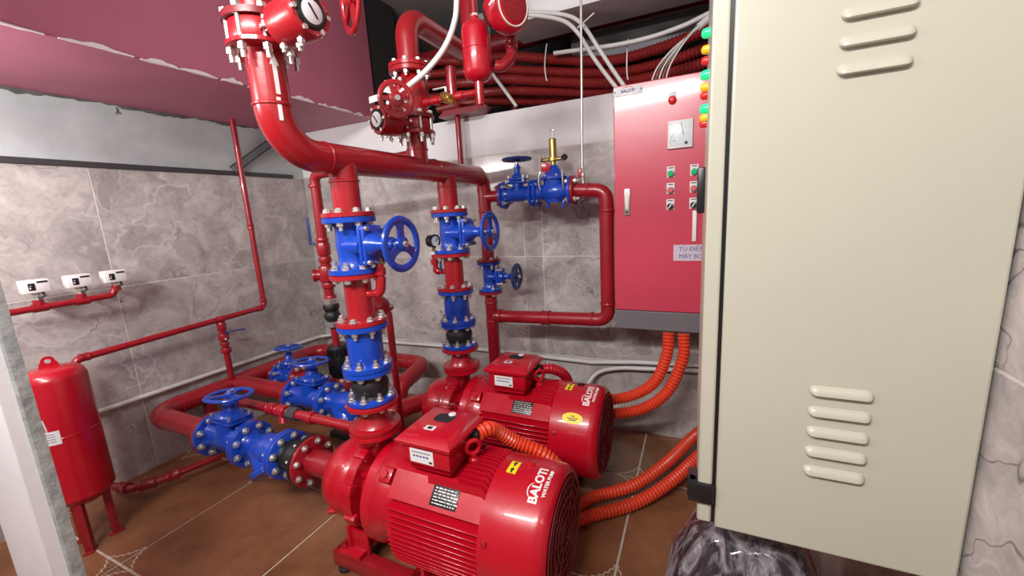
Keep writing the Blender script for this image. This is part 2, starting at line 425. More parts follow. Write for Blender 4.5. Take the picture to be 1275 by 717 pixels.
# ------------------------------------------------------------------ valve building blocks
def bolt_fn(l0, l1, r=.011, stud=.012, flip=False):
    """bolt along +X through a joint: nuts outside l0 and l1"""
    def fn(b):
        lo, hi = (stud, .003) if abs(l0) < abs(l1) and False else (.003, stud)
        if flip: lo, hi = stud, .003
        b.lathe([(l0-.010, r), (l0, r)], ax=(1, 0, 0), seg=6); b.lathe([(l1, r), (l1+.010, r)], ax=(1, 0, 0), seg=6)
        b.lathe([(l0-.010-lo, r*.58), (l1+.010+hi, r*.58)], ax=(1, 0, 0), seg=8)
        b.lathe([(l1-.001, r*1.3), (l1+.0015, r*1.3)], ax=(1, 0, 0), seg=10)
        b.lathe([(l0-.0005, r*1.35), (l0+.001, r*1.35)], ax=(1, 0, 0), seg=10)
    return fn
def ring_bolts(parent, xloc, Rb, n, l0, l1, r=.011, stud=.014, ph=.5, m='zinc', name='bolt', skip=(), sidein=False):
    for k in range(n):
        if k in skip: continue
        a = 2*math.pi*(k+ph)/n
        part(name, m, parent, bolt_fn(l0, l1, r, stud, sidein), key=('bolt', round(l0, 4), round(l1, 4), r, stud, sidein),
             loc=(xloc, Rb*math.cos(a), Rb*math.sin(a)), rot=Matrix.Rotation(a, 3, 'X'))
def flange(parent, x, sgn, Rf, t, m, hub=0., Rp=.04, name='flange', raised=True):
    """disc at x .. x+sgn*t (x is the outer face)"""
    def fn(b):
        pr = [(0, Rf-.002), (.0015, Rf), (t-.0015, Rf), (t, Rf-.002)]
        if hub: pr += [(t, Rp+.012), (t+hub, Rp)]
        b.lathe(pr, ax=(sgn, 0, 0), seg=32)
    return part(name, m, parent, fn, key=('fl', sgn, round(Rf, 4), t, hub, Rp), loc=(x, 0, 0))
def handwheel(parent, z, Rw, m='blue', spokes=3, rt=.0125, wide=True, ph=0., name='handwheel', ax='Z', dish=.0):
    o = part(name, m, parent, lambda b: b.torus((0, 0, 0), (0, 0, 1), Rw-rt, rt, 40, 10, .62), key=('hw', round(Rw, 4), rt), loc=(0, 0, z))
    part('hub', m, o, lambda b: b.lathe([(-.012, .017), (-.006, .024), (.008, .024), (.012, .014)], seg=16), key='hub')
    part('stem_nut', 'zinc', o, lambda b: b.lathe([(.010, .010), (.020, .010)], seg=6), key='stemnut')
    for k in range(spokes):
        a = 2*math.pi*k/spokes+ph
        def fn(b):
            if wide: poly = [(.018, -.014), (Rw*.5, -.012), (Rw*.72, -.018), (Rw-rt, -.036*Rw/.085), (Rw-rt, .036*Rw/.085), (Rw*.72, .018), (Rw*.5, .012), (.018, .014)]
            else: poly = [(.018, -.008), (Rw-rt, -.007), (Rw-rt, .007), (.018, .008)]
            b.prism(poly, (0, 0, -.004), (1, 0, 0), (0, 1, 0), (0, 0, .008))
        part('spoke', m, o, fn, key=('sp', round(Rw, 4), wide), rot=Matrix.Rotation(a, 3, 'Z'))
    return o
def gate_valve(label, loc, x, z, L, Rf, Rb, H, Rw, group, tf=.017, n=8, m='blue', spokes=3, mate=.017, wheel_m='blue', tall=1., bw=None):
    g = thing('gate_valve', label, 'valve', loc, x, z, group)
    key = (L, Rf, Rb, H, tall)
    zb = Rb*1.45*tall
    def body(b):
        h = L/2-tf+.001
        b.lathe([(-h, Rb+.012), (-h*.75, Rb), (-h*.4, Rb*1.02), (0, Rb*1.08), (h*.4, Rb*1.02), (h*.75, Rb), (h, Rb+.012)], ax=(1, 0, 0), seg=32)
        b.lathe([(0, Rb*1.02), (Rb*.9, Rb*1.02), (zb, Rb*.98)], seg=28, ex=1.06, ey=.74)
    part('body', m, g, body, key=('gb',)+key)
    for s in (-1, 1):
        f = flange(g, s*L/2, -s, Rf, tf, m, .010, Rb)
        l0, l1 = (-.002-mate, tf) if s < 0 else (-tf, mate+.002)
        ring_bolts(f, 0, Rf*.80, n, l0, l1, r=min(.0125, Rf*.14), sidein=s > 0)
    fw, fd = Rb*1.32, Rb*.98
    def bonnet(b):
        b.box((0, 0, zb+.007), (fw*2, fd*2, .014), .005); b.box((0, 0, zb+.023), (fw*1.96, fd*1.96, .014), .005)
        b.lathe([(zb+.028, Rb*.98), (zb+.042, Rb*.86), (zb+(H-zb)*.42, Rb*.55), (zb+(H-zb)*.62, Rb*.42), (zb+(H-zb)*.62, Rb*.55), (zb+(H-zb)*.70, Rb*.55), (zb+(H-zb)*.72, Rb*.36), (zb+(H-zb)*.80, Rb*.34)], seg=24, ex=1.12, ey=.9)
    bo = part('bonnet', m, g, bonnet, key=('bn',)+key)
    for sx in (-1, 1):
        for sy in (-1, 1):
            part('bolt', 'zinc', bo, lambda b: b.lathe([(-.034, .007), (-.006, .007), (-.006, .0075), (.004, .0075)], seg=6), key='bnb', loc=(sx*fw*.84, sy*fd*.8, zb+.037))
    part('stem', 'steel', g, lambda b: b.cyl((0, 0, zb+(H-zb)*.7), (0, 0, H+.008), .008, 12), key=('st',)+key)
    handwheel(g, H, Rw, wheel_m, spokes, wide=spokes == 3)
    return g
def check_valve(label, loc, x, z, L, Rf, Rb, group, tf=.017):
    g = thing('check_valve', label, 'valve', loc, x, z, group); h = L/2-tf+.001
    part('body', 'blue', g, lambda b: b.lathe([(-h, Rb), (-h*.8, Rb*1.03), (-h*.5, Rb*1.06), (h*.5, Rb*1.06), (h*.8, Rb*1.03), (h, Rb)], ax=(1, 0, 0), seg=32), key=('cv', L, Rb))
    part('casting_seam', 'blue', g, lambda b: b.lathe([(-.004, Rb*1.06), (-.003, Rb*1.085), (.003, Rb*1.085), (.004, Rb*1.06)], ax=(1, 0, 0), seg=32), key=('cs', Rb), loc=(h*.55, 0, 0))
    for s in (-1, 1):
        f = flange(g, s*L/2, -s, Rf, tf, 'blue', .008, Rb)
        l0, l1 = (-.019, tf) if s < 0 else (-tf, .019)
        ring_bolts(f, 0, Rf*.82, 8, l0, l1, sidein=s > 0)
    return g
def rubber_joint(label, loc, x, z, L, Rf, Rb, group, fm='blue', tf=.015, bolts=(False, True)):
    g = thing('rubber_joint', label, 'pipe joint', loc, x, z, group); h = L/2-tf+.001
    part('bellows', 'rubber', g, lambda b: b.lathe([(-h, Rb*1.08), (-h*.75, Rb*.98), (-h*.35, Rb*1.12), (0, Rb*1.2), (h*.35, Rb*1.12), (h*.75, Rb*.98), (h, Rb*1.08)], ax=(1, 0, 0), seg=32), key=('rj', L, Rb))
    for i, s in enumerate((-1, 1)):
        f = flange(g, s*L/2, -s, Rf, tf, fm if isinstance(fm, str) else fm[i])
        if bolts[i]:
            l0, l1 = (-.019, tf) if s < 0 else (-tf, .019)
            ring_bolts(f, 0, Rf*.82, 8, l0, l1, sidein=s > 0)
    return g
def pipe(name, label, pts, r, bend, m='red_pipe', group=None, seg=18, cat='pipe', n=7):
    """one pipe as an Empty at its first point, the tube as its part"""
    g = thing(name, label, cat, pts[0], group=group); o = Vector(pts[0])
    P = [Vector(p)-o for p in pts]
    part('pipe_run', m, g, lambda b: b.tube(fillet(P, bend, n) if len(P) > 2 else P, r, seg))
    return g
def collar(parent, at, ax, r, l, m, name='coupling', seg=16, lip=True):
    """threaded coupling / weld band in world coordinates on an unrotated thing"""
    a = Vector(at)-parent.matrix_world.translation
    pr = [(-l/2, r*.96), (-l/2+.002, r), (-l/2+.006, r), (-l/2+.008, r*.94), (l/2-.008, r*.94), (l/2-.006, r), (l/2-.002, r), (l/2, r*.96)] if lip and l > .02 else [(-l/2, r*.94), (-l/4, r), (l/4, r), (l/2, r*.94)]
    return part(name, m, parent, lambda b: b.lathe(pr, ax=ax, seg=seg), loc=a)
def pflange(parent, at, ax, Rf=.083, t=.015, m='red_pipe', name='flange'):
    a = Vector(at)-parent.matrix_world.translation
    return part(name, m, parent, lambda b: b.lathe([(-t/2, Rf-.002), (-t/2+.0015, Rf), (t/2-.0015, Rf), (t/2, Rf-.002)], ax=ax, seg=32), loc=a)

X0, YA, YB, ZA = 1.553, -1.217, -.621, .325
RP, RF = .044, .084          # discharge pipe and flange radius
SP, SF = .050, .100          # suction

# ------------------------------------------------------------------ pumps
def pump(Y, label, near):
    g = thing('water_pump', label, 'pump', (X0, Y, 0), group='red electric water pumps on the tiled floor')
    m = 'red_pump'
    # base frame and rubber mounts
    def base(b):
        for s in (-1, 1):
            b.box((.205, s*.100, .075), (.74, .050, .008), .002); b.box((.205, s*.121, .050), (.74, .008, .055), .002); b.box((.205, s*.100, .030), (.74, .050, .007), .002)
        for x in (-.14, .20, .54): b.box((x, 0, .068), (.05, .22, .022), .003)
    part('base_frame', 'red_pipe', g, base, key='base')
    for sx in (-.13, .54):
        for sy in (-.100, .100):
            part('rubber_mount', 'rubber', g, lambda b: b.lathe([(0, .030), (.010, .030), (.013, .020), (.027, .018)], seg=16), key='mount', loc=(sx, sy, 0))
    # pump casing
    def vol(b):
        b.lathe([(-.225, .055), (-.205, .060), (-.200, .078), (-.190, .104), (-.170, .126), (-.135, .140), (-.095, .143), (-.065, .136), (-.050, .126), (-.045, .115)], (0, 0, ZA), (1, 0, 0), 40)
        b.lathe([(-.046, .148), (-.042, .152), (-.012, .152), (-.008, .148)], (0, 0, ZA), (1, 0, 0), 40)
        b.tube([(-.085, .045, ZA+.06), (-.06, .025, ZA+.11), (-.025, .008, ZA+.165), (0, 0, ZA+.206)], [.072, .062, .052, .048], 24)
        b.lathe([(-.008, .100), (.060, .110)], (0, 0, ZA), (1, 0, 0), 32)
        for k in range(4):
            a = math.pi*(.25+.5*k); b.box((.026, .11*math.cos(a), ZA+.11*math.sin(a)), (.07, .02, .02), .003)
    part('casing', m, g, vol, key='vol')
    for k in range(8):
        a = 2*math.pi*(k+.5)/8
        part('casing_bolt', m, g, lambda b: b.lathe([(-.050, .012), (-.032, .012), (-.032, .016), (-.028, .016)], ax=(1, 0, 0), seg=6), key='cb', loc=(-.016, .132*math.cos(a), ZA+.132*math.sin(a)))
        part('casing_lug', m, g, lambda b: b.box((0, 0, 0), (.050, .038, .03), .007), key='clug', loc=(-.022, .147*math.cos(a), ZA+.147*math.sin(a)), rot=Matrix.Rotation(a-math.pi/2, 3, 'X'))
    part('discharge_flange', m, g, lambda b: b.lathe([(0, .086), (.002, .089), (.015, .089), (.017, .086)], seg=36), key='dfl', loc=(0, 0, .530))
    part('casing_foot', m, g, lambda b: (b.box((-.10, 0, .13), (.014, .20, .10), .003), b.box((-.08, 0, .090), (.10, .25, .016), .003), b.box((-.06, -.085, .125), (.09, .012, .09), .003), b.box((-.06, .085, .125), (.09, .012, .09), .003)), key='cf')
    for sy in (-.105, .105):
        part('foot_bolt', 'red_pipe', g, lambda b: b.lathe([(0, .014), (.012, .014), (.012, .008), (.02, .008)], seg=6), key='fb', loc=(-.118, sy, .097))
    part('drain_plug', m, g, lambda b: b.lathe([(0, .016), (.015, .016), (.015, .010), (.028, .010)], ax=(-.6, -.8, 0), seg=6), key='plug', loc=(-.12, -.118, ZA-.06))
    # motor
    def motor(b):
        b.lathe([(.060, .171), (.064, .176), (.098, .176), (.104, .170), (.125, .158), (.15, .148), (.51, .148)], (0, 0, ZA), (1, 0, 0), 48)
    part('motor_body', m, g, motor, key='motor')
    for s in (-1, 1):
        part('motor_foot', m, g, lambda b: (b.box((0, s*.10, .09), (.22, .085, .014), .003), b.box((-.08, s*.095, .14), (.014, .06, .10), .003), b.box((.08, s*.095, .14), (.014, .06, .10), .003)), key=('mf', s), loc=(.33, 0, 0))
    # cooling fins: horizontal blades on both sides, upright blades on top
    for s in (-1, 1):
        for k in range(12):
            z = -.130+k*.0185
            y0 = math.sqrt(max(.15**2-z*z, .0))-.01; y1 = math.sqrt(.184**2-(z*.75)**2)
            if s*1 == -1 or k > 5:
                part('cooling_fin', m, g, lambda b: b.box(((.175+.515)/2, s*(y0+y1)/2, 0), (.34, y1-y0, .0045), .0012, seg=1), key=('fin', s, k), loc=(0, 0, ZA+z))
    for k in range(13):
        y = -.105+k*.0175
        if abs(y) < .098:
            x0 = .40 if y > -.088 else .36
        else: x0 = .30
        z0 = math.sqrt(.15**2-y*y)-.01; z1 = math.sqrt(.186**2-(y*.8)**2)
        part('cooling_fin', m, g, lambda b: b.prism([(x0, z0), (x0, z1), (.485, z1), (.512, z1-.02), (.512, z0)], (0, -.00225, 0), (1, 0, 0), (0, 0, 1), (0, .0045, 0)), key=('tfin', k), loc=(0, y, ZA))
    # nameplate pad on the shoulder facing the aisle
    a = RAD(44)
    rot = Matrix.Rotation(a-math.pi/2+math.pi, 3, 'X')
    nrm = Vector((0, -math.cos(a), math.sin(a)))
    R3 = Matrix((Vector((1, 0, 0)), nrm.cross(Vector((1, 0, 0))), nrm)).transposed()
    def pad(b):
        b.prism([(.17, -.040), (.17, .046), (.44, .046), (.500, .022), (.500, -.040)], (0, 0, .12), (1, 0, 0), (0, 1, 0), (0, 0, .056))
    part('nameplate_pad', m, g, pad, key='pad', loc=(0, 0, ZA), rot=R3)
    npl = part('nameplate', 'nameplate', g, lambda b: b.box((0, 0, 0), (.092, .058, .002), .0008), key='npl', loc=Vector((0, 0, ZA))+R3 @ Vector((.370, .002, .1775)), rot=R3)
    rr_ = random.Random(11)
    for k in range(6):
        segs = []; x = -.038
        while x < .036:
            l = rr_.uniform(.004, .014); segs.append((x+l/2, l)); x += l+rr_.uniform(.002, .006)
        part('text_line', 'zinc', npl, lambda b: [b.box((c_, 0, 0), (l_, .0022, .0006)) for c_, l_ in segs], key=('npt', k), loc=(0, .021-k*.0085, .0012))
    part('boss', m, g, lambda b: (b.box((0, 0, 0), (.05, .05, .05), .008), b.lathe([(.02, .014), (.034, .014)], ax=(0, 0, 1), seg=6)), key='boss', loc=Vector((0, 0, ZA))+R3 @ Vector((.135, .02, .155)), rot=R3)
    # fan cover
    def cover(b):
        b.lathe([(.505, .180), (.507, .195), (.66, .196), (.685, .192), (.697, .180), (.702, .172), (.698, .168), (.698, .02)], (0, 0, ZA), (1, 0, 0), 56)
    fc = part('fan_cover', m, g, cover, key='cover')
    part('end_plate', 'dark_grille', fc, lambda b: b.lathe([(.6975, .168), (.6995, .168)], (0, 0, ZA), (1, 0, 0), 48), key='endp')
    for rr in (.045, .075, .105, .135, .158):
        part('grille_ring', 'dark_grille', fc, lambda b: b.torus((0, 0, 0), (1, 0, 0), rr, .004, 40, 6), key=('gr', rr), loc=(.7025, 0, ZA))
    for k in range(10):
        part('grille_bar', 'dark_grille', fc, lambda b: b.box((0, 0, .095), (.006, .007, .125), .001, seg=1), key='gb', loc=(.7025, 0, ZA), rot=Matrix.Rotation(2*math.pi*k/10, 3, 'X'))
    def onskin(ang, x, lift=.0008, Rr=.1958):
        """matrix: local x runs round the cover (upwards to far side), local y towards -X of the motor, z outwards"""
        n = Vector((0, -math.cos(ang), math.sin(ang)))
        t = Vector((0, math.sin(ang), math.cos(ang)))
        return n, t
    def bend(ang0, xc):
        def fn(x, y, z):
            a = ang0 + x/.1965; rr = .1962+z
            return (xc-y, -rr*math.cos(a), ZA+rr*math.sin(a))
        return fn
    text_part('logo', 'BALOTI', .036, 'white', fc, None, bend(RAD(75), .645), bold=.0010)
    text_part('logo', 'WATER PUMP', .0155, 'white', fc, None, bend(RAD(78), .671), bold=.0003)
    bf = bend(RAD(68), .629)
    def arc(b):
        n = 14; R1, R2 = .024, .028; ring = []
        for k in range(n+1):
            t = math.pi*(.08+.80*k/n); wv = .0035*math.sin(math.pi*k/n)+.0006
            ring.append([bf(-R1*math.cos(t), R1*.75*math.sin(t)-.012, z) for z in (0, .0008)] + [bf(-(R1+wv)*math.cos(t), (R1+wv)*.75*math.sin(t)-.012, z) for z in (.0008, 0)])
        b._loft(ring)
    part('logo_arc', 'white', fc, arc, key='logoarc')
    def sticker(ang, xc, wx, wy, nm, mm, kk, ov=False):
        bd = bend(ang, xc)
        def fn(b):
            n = 10; 
            if ov:
                rings = [[bd(wx/2*q*math.cos(2*math.pi*k/24), wy/2*q*math.sin(2*math.pi*k/24), .0009) for k in range(24)] for q in (.02, .5, 1)]
                b._loft(rings)
            else:
                b._loft([[bd(-wx/2+wx*k/n, -wy/2, 0), bd(-wx/2+wx*k/n, wy/2, 0), bd(-wx/2+wx*k/n, wy/2, .0009), bd(-wx/2+wx*k/n, -wy/2, .0009)] for k in range(n+1)])
        return part(nm, mm, fc, fn, key=kk)
    sticker(RAD(86), .552, .052, .030, 'arrow_sticker', 'yellow', 'ys')
    for dx in (-.014, .014):
        bd = bend(RAD(86)+dx/.1965, .552)
        def arr(b):
            pts = [(-.010, -.003), (.001, -.003), (.001, -.008), (.011, 0), (.001, .008), (.001, .003), (-.010, .003)]
            b._loft([[bd(x, y, .0010) for x, y in pts], [bd(x, y, .0014) for x, y in pts]])
        part('rotation_arrow', 'ink', fc, arr, key=('arr', dx))
    part('cap_plug', m if near else 'black', fc, lambda b: b.lathe([(0, .016), (.004, .016), (.006, .013)], ax=(0, -math.cos(RAD(96)), math.sin(RAD(96))), seg=20), key=('cap', near), loc=(.592, -.1955*math.cos(RAD(96)), ZA+.1955*math.sin(RAD(96))))
    part('cover_screw', 'zinc' if False else 'red_pipe', fc, lambda b: b.lathe([(0, .008), (.005, .008), (.006, .004)], ax=(0, -math.cos(RAD(20)), math.sin(RAD(20))), seg=12), key='csc', loc=(.53, -.1955*math.cos(RAD(20)), ZA+.1955*math.sin(RAD(20))))
    if not near:
        sticker(RAD(40), .600, .044, .085, 'oval_sticker', 'yellow', 'oval', True)
        bd = bend(RAD(40), .600)
        part('print', 'ink', fc, lambda b: [b._loft([[bd(x0, y0, .0011), bd(x0, y0+w_, .0011), bd(x0+.0035, y0+w_, .0011), bd(x0+.0035, y0, .0011)], [bd(x0, y0, .0014), bd(x0, y0+w_, .0014), bd(x0+.0035, y0+w_, .0014), bd(x0+.0035, y0, .0014)]]) for x0, y0, w_ in ((.006, -.008, .016), (-.003, -.022, .044), (-.010, -.015, .030))], key='ovp')
    # terminal box
    tb = part('terminal_box', m, g, lambda b: (b.box((.285, .0, .543), (.180, .185, .072), .008), b.box((.285, 0, .50), (.15, .15, .04), .004)), key='tb')
    def lid(b):
        def rr(hx, hy, z): return [(.285+sx*hx, sy*hy, z) for sx, sy in ((-1, -1), (1, -1), (1, 1), (-1, 1))]
        b._loft([rr(.102, .105, .580), rr(.104, .107, .586), rr(.104, .107, .592), rr(.082, .085, .612), rr(.078, .081, .614)])
    ld = part('lid', m, tb, lid, key='lid')
    for sx in (-1, 1):
        for sy in (-1, 1): part('lid_screw', m, ld, lambda b: b.lathe([(0, .007), (.005, .007)], seg=8), key='lsc', loc=(.285+sx*.094, sy*.097, .592))
    part('dark_pad', 'ink', ld, lambda b: b.prism([(-.034, -.016), (-.024, -.026), (.026, -.026), (.034, -.014), (.034, .014), (.022, .026), (-.026, .024), (-.034, .012)], (.285, .028, .6142), (1, 0, 0), (0, 1, 0), (0, 0, .0008)), key='dpad')
    part('button_cap', 'paper', ld, lambda b: b.lathe([(0, .013), (.003, .013), (.0045, .010)], seg=18), key='bcap', loc=(.298, .055, .6145))
    st = part('white_sticker', 'white', ld, lambda b: b.box((.276, -.042, .6145), (.036, .024, .0008), rot=None), key='wst')
    part('print', 'ink', st, lambda b: b.box((.276, -.042, .6151), (.018, .014, .0006)), key='wstp')
    lb = part('white_label', 'paper', tb, lambda b: b.box((.272, -.0932, .543), (.088, .0012, .046), 0), key='wlb')
    part('print', 'ink_blue', lb, lambda b: [b.box((.244+k*.0125, -.0941, .543), (.0085, .0008, .005)) for k in range(5)], key='wl0')
    part('print', 'ink', lb, lambda b: b.box((.272, -.0941, .556), (.07, .0008, .002)), key='wl1')
    part('print', 'ink', lb, lambda b: b.box((.305, -.0941, .528), (.012, .0008, .006)), key='wl2')
    # lifting eye
    ey = part('lifting_eye', m, g, lambda b: (b.torus((0, 0, .046), (.75, -.66, 0), .022, .0075, 24, 8), b.lathe([(-.01, .018), (.006, .018), (.012, .012), (.026, .012)], seg=16)), key='eye', loc=(.405, 0, ZA+.178))
    gl = part('cable_gland', 'black', g, lambda b: b.lathe([(0, .026), (.014, .026), (.014, .022), (.026, .022)], ax=(1, 0, 0), seg=16), key='gland', loc=(.374, .055, .555))
    return g
pump(YA, 'red water pump in front, white lettering, orange conduit at its terminal box', True)
pump(YB, 'red water pump behind, with a yellow oval sticker on its fan cover', False)

# ------------------------------------------------------------------ discharge columns above each pump
UPX = (0, 0, 1)
for i, Y in enumerate((YA, YB)):
    who = ('front', 'rear')[i]
    G = 'valves of the two pump discharge columns'
    # tapered adaptor
    r = thing('pipe_reducer', f'short red flanged pipe piece standing on the {who} pump', 'pipe', (X0, Y, .548), group='short flanged pieces on the pumps')
    part('neck', 'red', r, lambda b: b.lathe([(.015, .064), (.030, .052), (.06, RP), (.095, RP)], seg=28), key='redneck')
    for zz in (.0085, .0965): part('flange', 'red', r, lambda b: b.lathe([(-.0075, .087), (-.006, .089), (.006, .089), (.0075, .087)], seg=36), key='redfl', loc=(0, 0, zz))
    rubber_joint(f'black rubber joint with blue flanges above the {who} pump', (X0, Y, .713), UPX, (0, -1, 0), .116, RF, .054, 'rubber joints above the pumps', bolts=(True, False))
    check_valve(f'blue barrel check valve on the {who} pump discharge', (X0, Y, .8525), UPX, (0, -1, 0), .159, RF, .056, 'blue check valves above the pumps')
    s = thing('pipe_spool', f'short red flanged pipe below the {who} column gate valve', 'pipe', (X0, Y, .934), group='flanged red spools of the discharge columns')
    part('pipe_run', 'red', s, lambda b: b.cyl((0, 0, .0), (0, 0, .172), RP, 28), key='spool')
    for zz in (.007, .165): part('flange', 'red', s, lambda b: b.lathe([(-.0075, .082), (-.006, .084), (.006, .084), (.0075, .082)], seg=36), key='spfl', loc=(0, 0, zz))
    # gauge siphon
    sp = fillet([(.03, .0, .10), (.085, .012, .105), (.092, .016, .155), (.092, .016, .20)], .014, 5) if i == 0 else fillet([(-.03, .0, .085), (-.092, -.012, .085), (-.095, -.014, .17)], .016, 5)
    part('siphon', 'red', s, lambda b: b.tube(sp, .0125, 12))
    if i == 0:
        part('elbow', 'red', s, lambda b: b.tube(sp[1:-1], .0165, 12)); part('coupling', 'red', s, lambda b: b.lathe([(0, .018), (.024, .018)], seg=12), loc=(.092, .016, .165))
        part('cock', 'brass', s, lambda b: (b.lathe([(0, .010), (.03, .010)], seg=6), b.cyl((0, 0, .014), (.028, -.01, .014), .005, 8)), loc=(.092, .016, .19))
    else:
        part('elbow', 'red', s, lambda b: b.tube(sp[1:-1], .0165, 12)); part('coupling', 'red', s, lambda b: b.lathe([(0, .018), (.024, .018)], seg=12), loc=(-.095, -.014, .12))
        part('nut', 'white', s, lambda b: b.lathe([(0, .015), (.012, .015)], seg=8), loc=(-.095, -.014, .168))
        part('lever', 'blue_dark', s, lambda b: b.box((-.058, -.02, .125), (.010, .006, .075), .002))
    gate_valve(f'blue gate valve with {"large " if i == 0 else ""}side handwheel on the {who} discharge column', (X0, Y, 1.199), UPX, (1, 0, 0), .182, RF, RP+.004, .205, .088, G, mate=.015)
gg = thing('pressure_gauge', 'black pressure gauge beside the rear discharge column', 'gauge', (X0-.095, YB-.014, 1.115))
part('socket', 'brass', gg, lambda b: b.cyl((0, 0, 0), (0, 0, .022), .008, 8))
nax = Vector((.96, -.28, 0))
part('case', 'black', gg, lambda b: b.lathe([(-.022, .024), (-.018, .029), (.012, .029), (.014, .031), (.020, .031), (.020, .024), (.017, .024)], (0, 0, .050), nax, 28))
df = part('dial', 'white', gg, lambda b: b.lathe([(.0165, .024), (.0175, .024)], (0, 0, .050), nax, 28))
part('needle', 'ink', df, lambda b: b.cyl(nax*.019+Vector((0, 0, .050)), nax*.019+Vector((.008, .011, .064)), .0015, 6))
for k in range(9):
    a = RAD(-40+k*32.5); uu, vv, aa = basis(nax)
    part('tick', 'ink', df, lambda b: b.cyl(nax*.0180+Vector((0, 0, .050))+(uu*math.cos(a)+vv*math.sin(a))*.016, nax*.0180+Vector((0, 0, .050))+(uu*math.cos(a)+vv*math.sin(a))*.021, .001, 5))

# ------------------------------------------------------------------ discharge header
ZH = 1.471; YR = -1.43; YL = -.27
hd = thing('discharge_header', 'long red header pipe over both columns, bending up with a white arrow', 'pipe', (X0, YA, ZH))
part('header_pipe', 'red', hd, lambda b: b.tube(fillet([(0, YR-YA, 1.752-ZH), (0, YR-YA, 0), (0, YL-YA, 0), (0, YL-YA, 1.40-ZH)], [.165, .075], 12), [.0465], 28) if False else b.tube(fillet([(0, YR-YA, 1.722-ZH), (0, YR-YA, 0), (0, -.33-YA, 0)], .118, 14), .046, 28))
part('end_elbow', 'red', hd, lambda b: b.tube(fillet([(0, -.34-YA, 0), (0, YL-YA, 0), (0, YL-YA, 1.385-ZH)], .055, 8), .036, 24))
part('end_reducer', 'red', hd, lambda b: b.lathe([(0, .046), (.03, .036)], ax=(0, 1, 0), seg=24), loc=(0, -.37-YA, 0))
for Y in (YA, YB): part('branch', 'red', hd, lambda b: b.cyl((0, Y-YA, -.01), (0, Y-YA, 1.306-ZH), RP, 28)); pflange(hd, (X0, Y, 1.2985), UPX, .084, .015, 'red'); collar(hd, (X0, Y, 1.404), UPX, RP+.0035, .010, 'red', 'weld_ring', 28)
YV = -.815
part('branch', 'red', hd, lambda b: b.cyl((0, YV-YA, 0), (0, YV-YA, 1.60-ZH), .040, 28)); collar(hd, (X0, YV, 1.545), UPX, .0435, .010, 'red', 'weld_ring', 28)
pflange(hd, (X0, YV, 1.607), UPX, .078, .015, 'red')
pflange(hd, (X0, YR, 1.727), UPX, .084, .012, 'red')
collar(hd, (X0, YR, 1.590), UPX, .0495, .010, 'red', 'weld_ring', 28); collar(hd, (X0, -1.285, ZH), (0, 1, 0), .0485, .006, 'red', 'weld_ring', 28)
collar(hd, (X0, -.72, ZH), (0, 1, 0), .0485, .006, 'red', 'weld_ring', 28)
def skin(a0, Rr):
    def fn(x, y, z):
        a = a0+x/Rr; return ((Rr+z)*math.cos(a), (Rr+z)*math.sin(a)+YR-YA, y+1.655-ZH)
    return fn
sk = skin(RAD(-14), .0463)
def arrow(b):
    n = 12; L0 = []
    for k in range(n+1): t = -.045+.07*k/n; L0.append((t, .0052))
    head = [(.025, .011), (.035, .0075), (.045, .004), (.056, .0004)]
    rows = L0+head
    b._loft([[sk(-w_, t, 0), sk(w_, t, 0), sk(w_, t, .0008), sk(-w_, t, .0008)] for t, w_ in rows])
part('painted_arrow', 'white', hd, arrow)
text_part('painted_mark', '1', .080, 'white', hd, None, lambda x, y, z: sk(x-.002, y-.084, z*.4), bold=.0012)

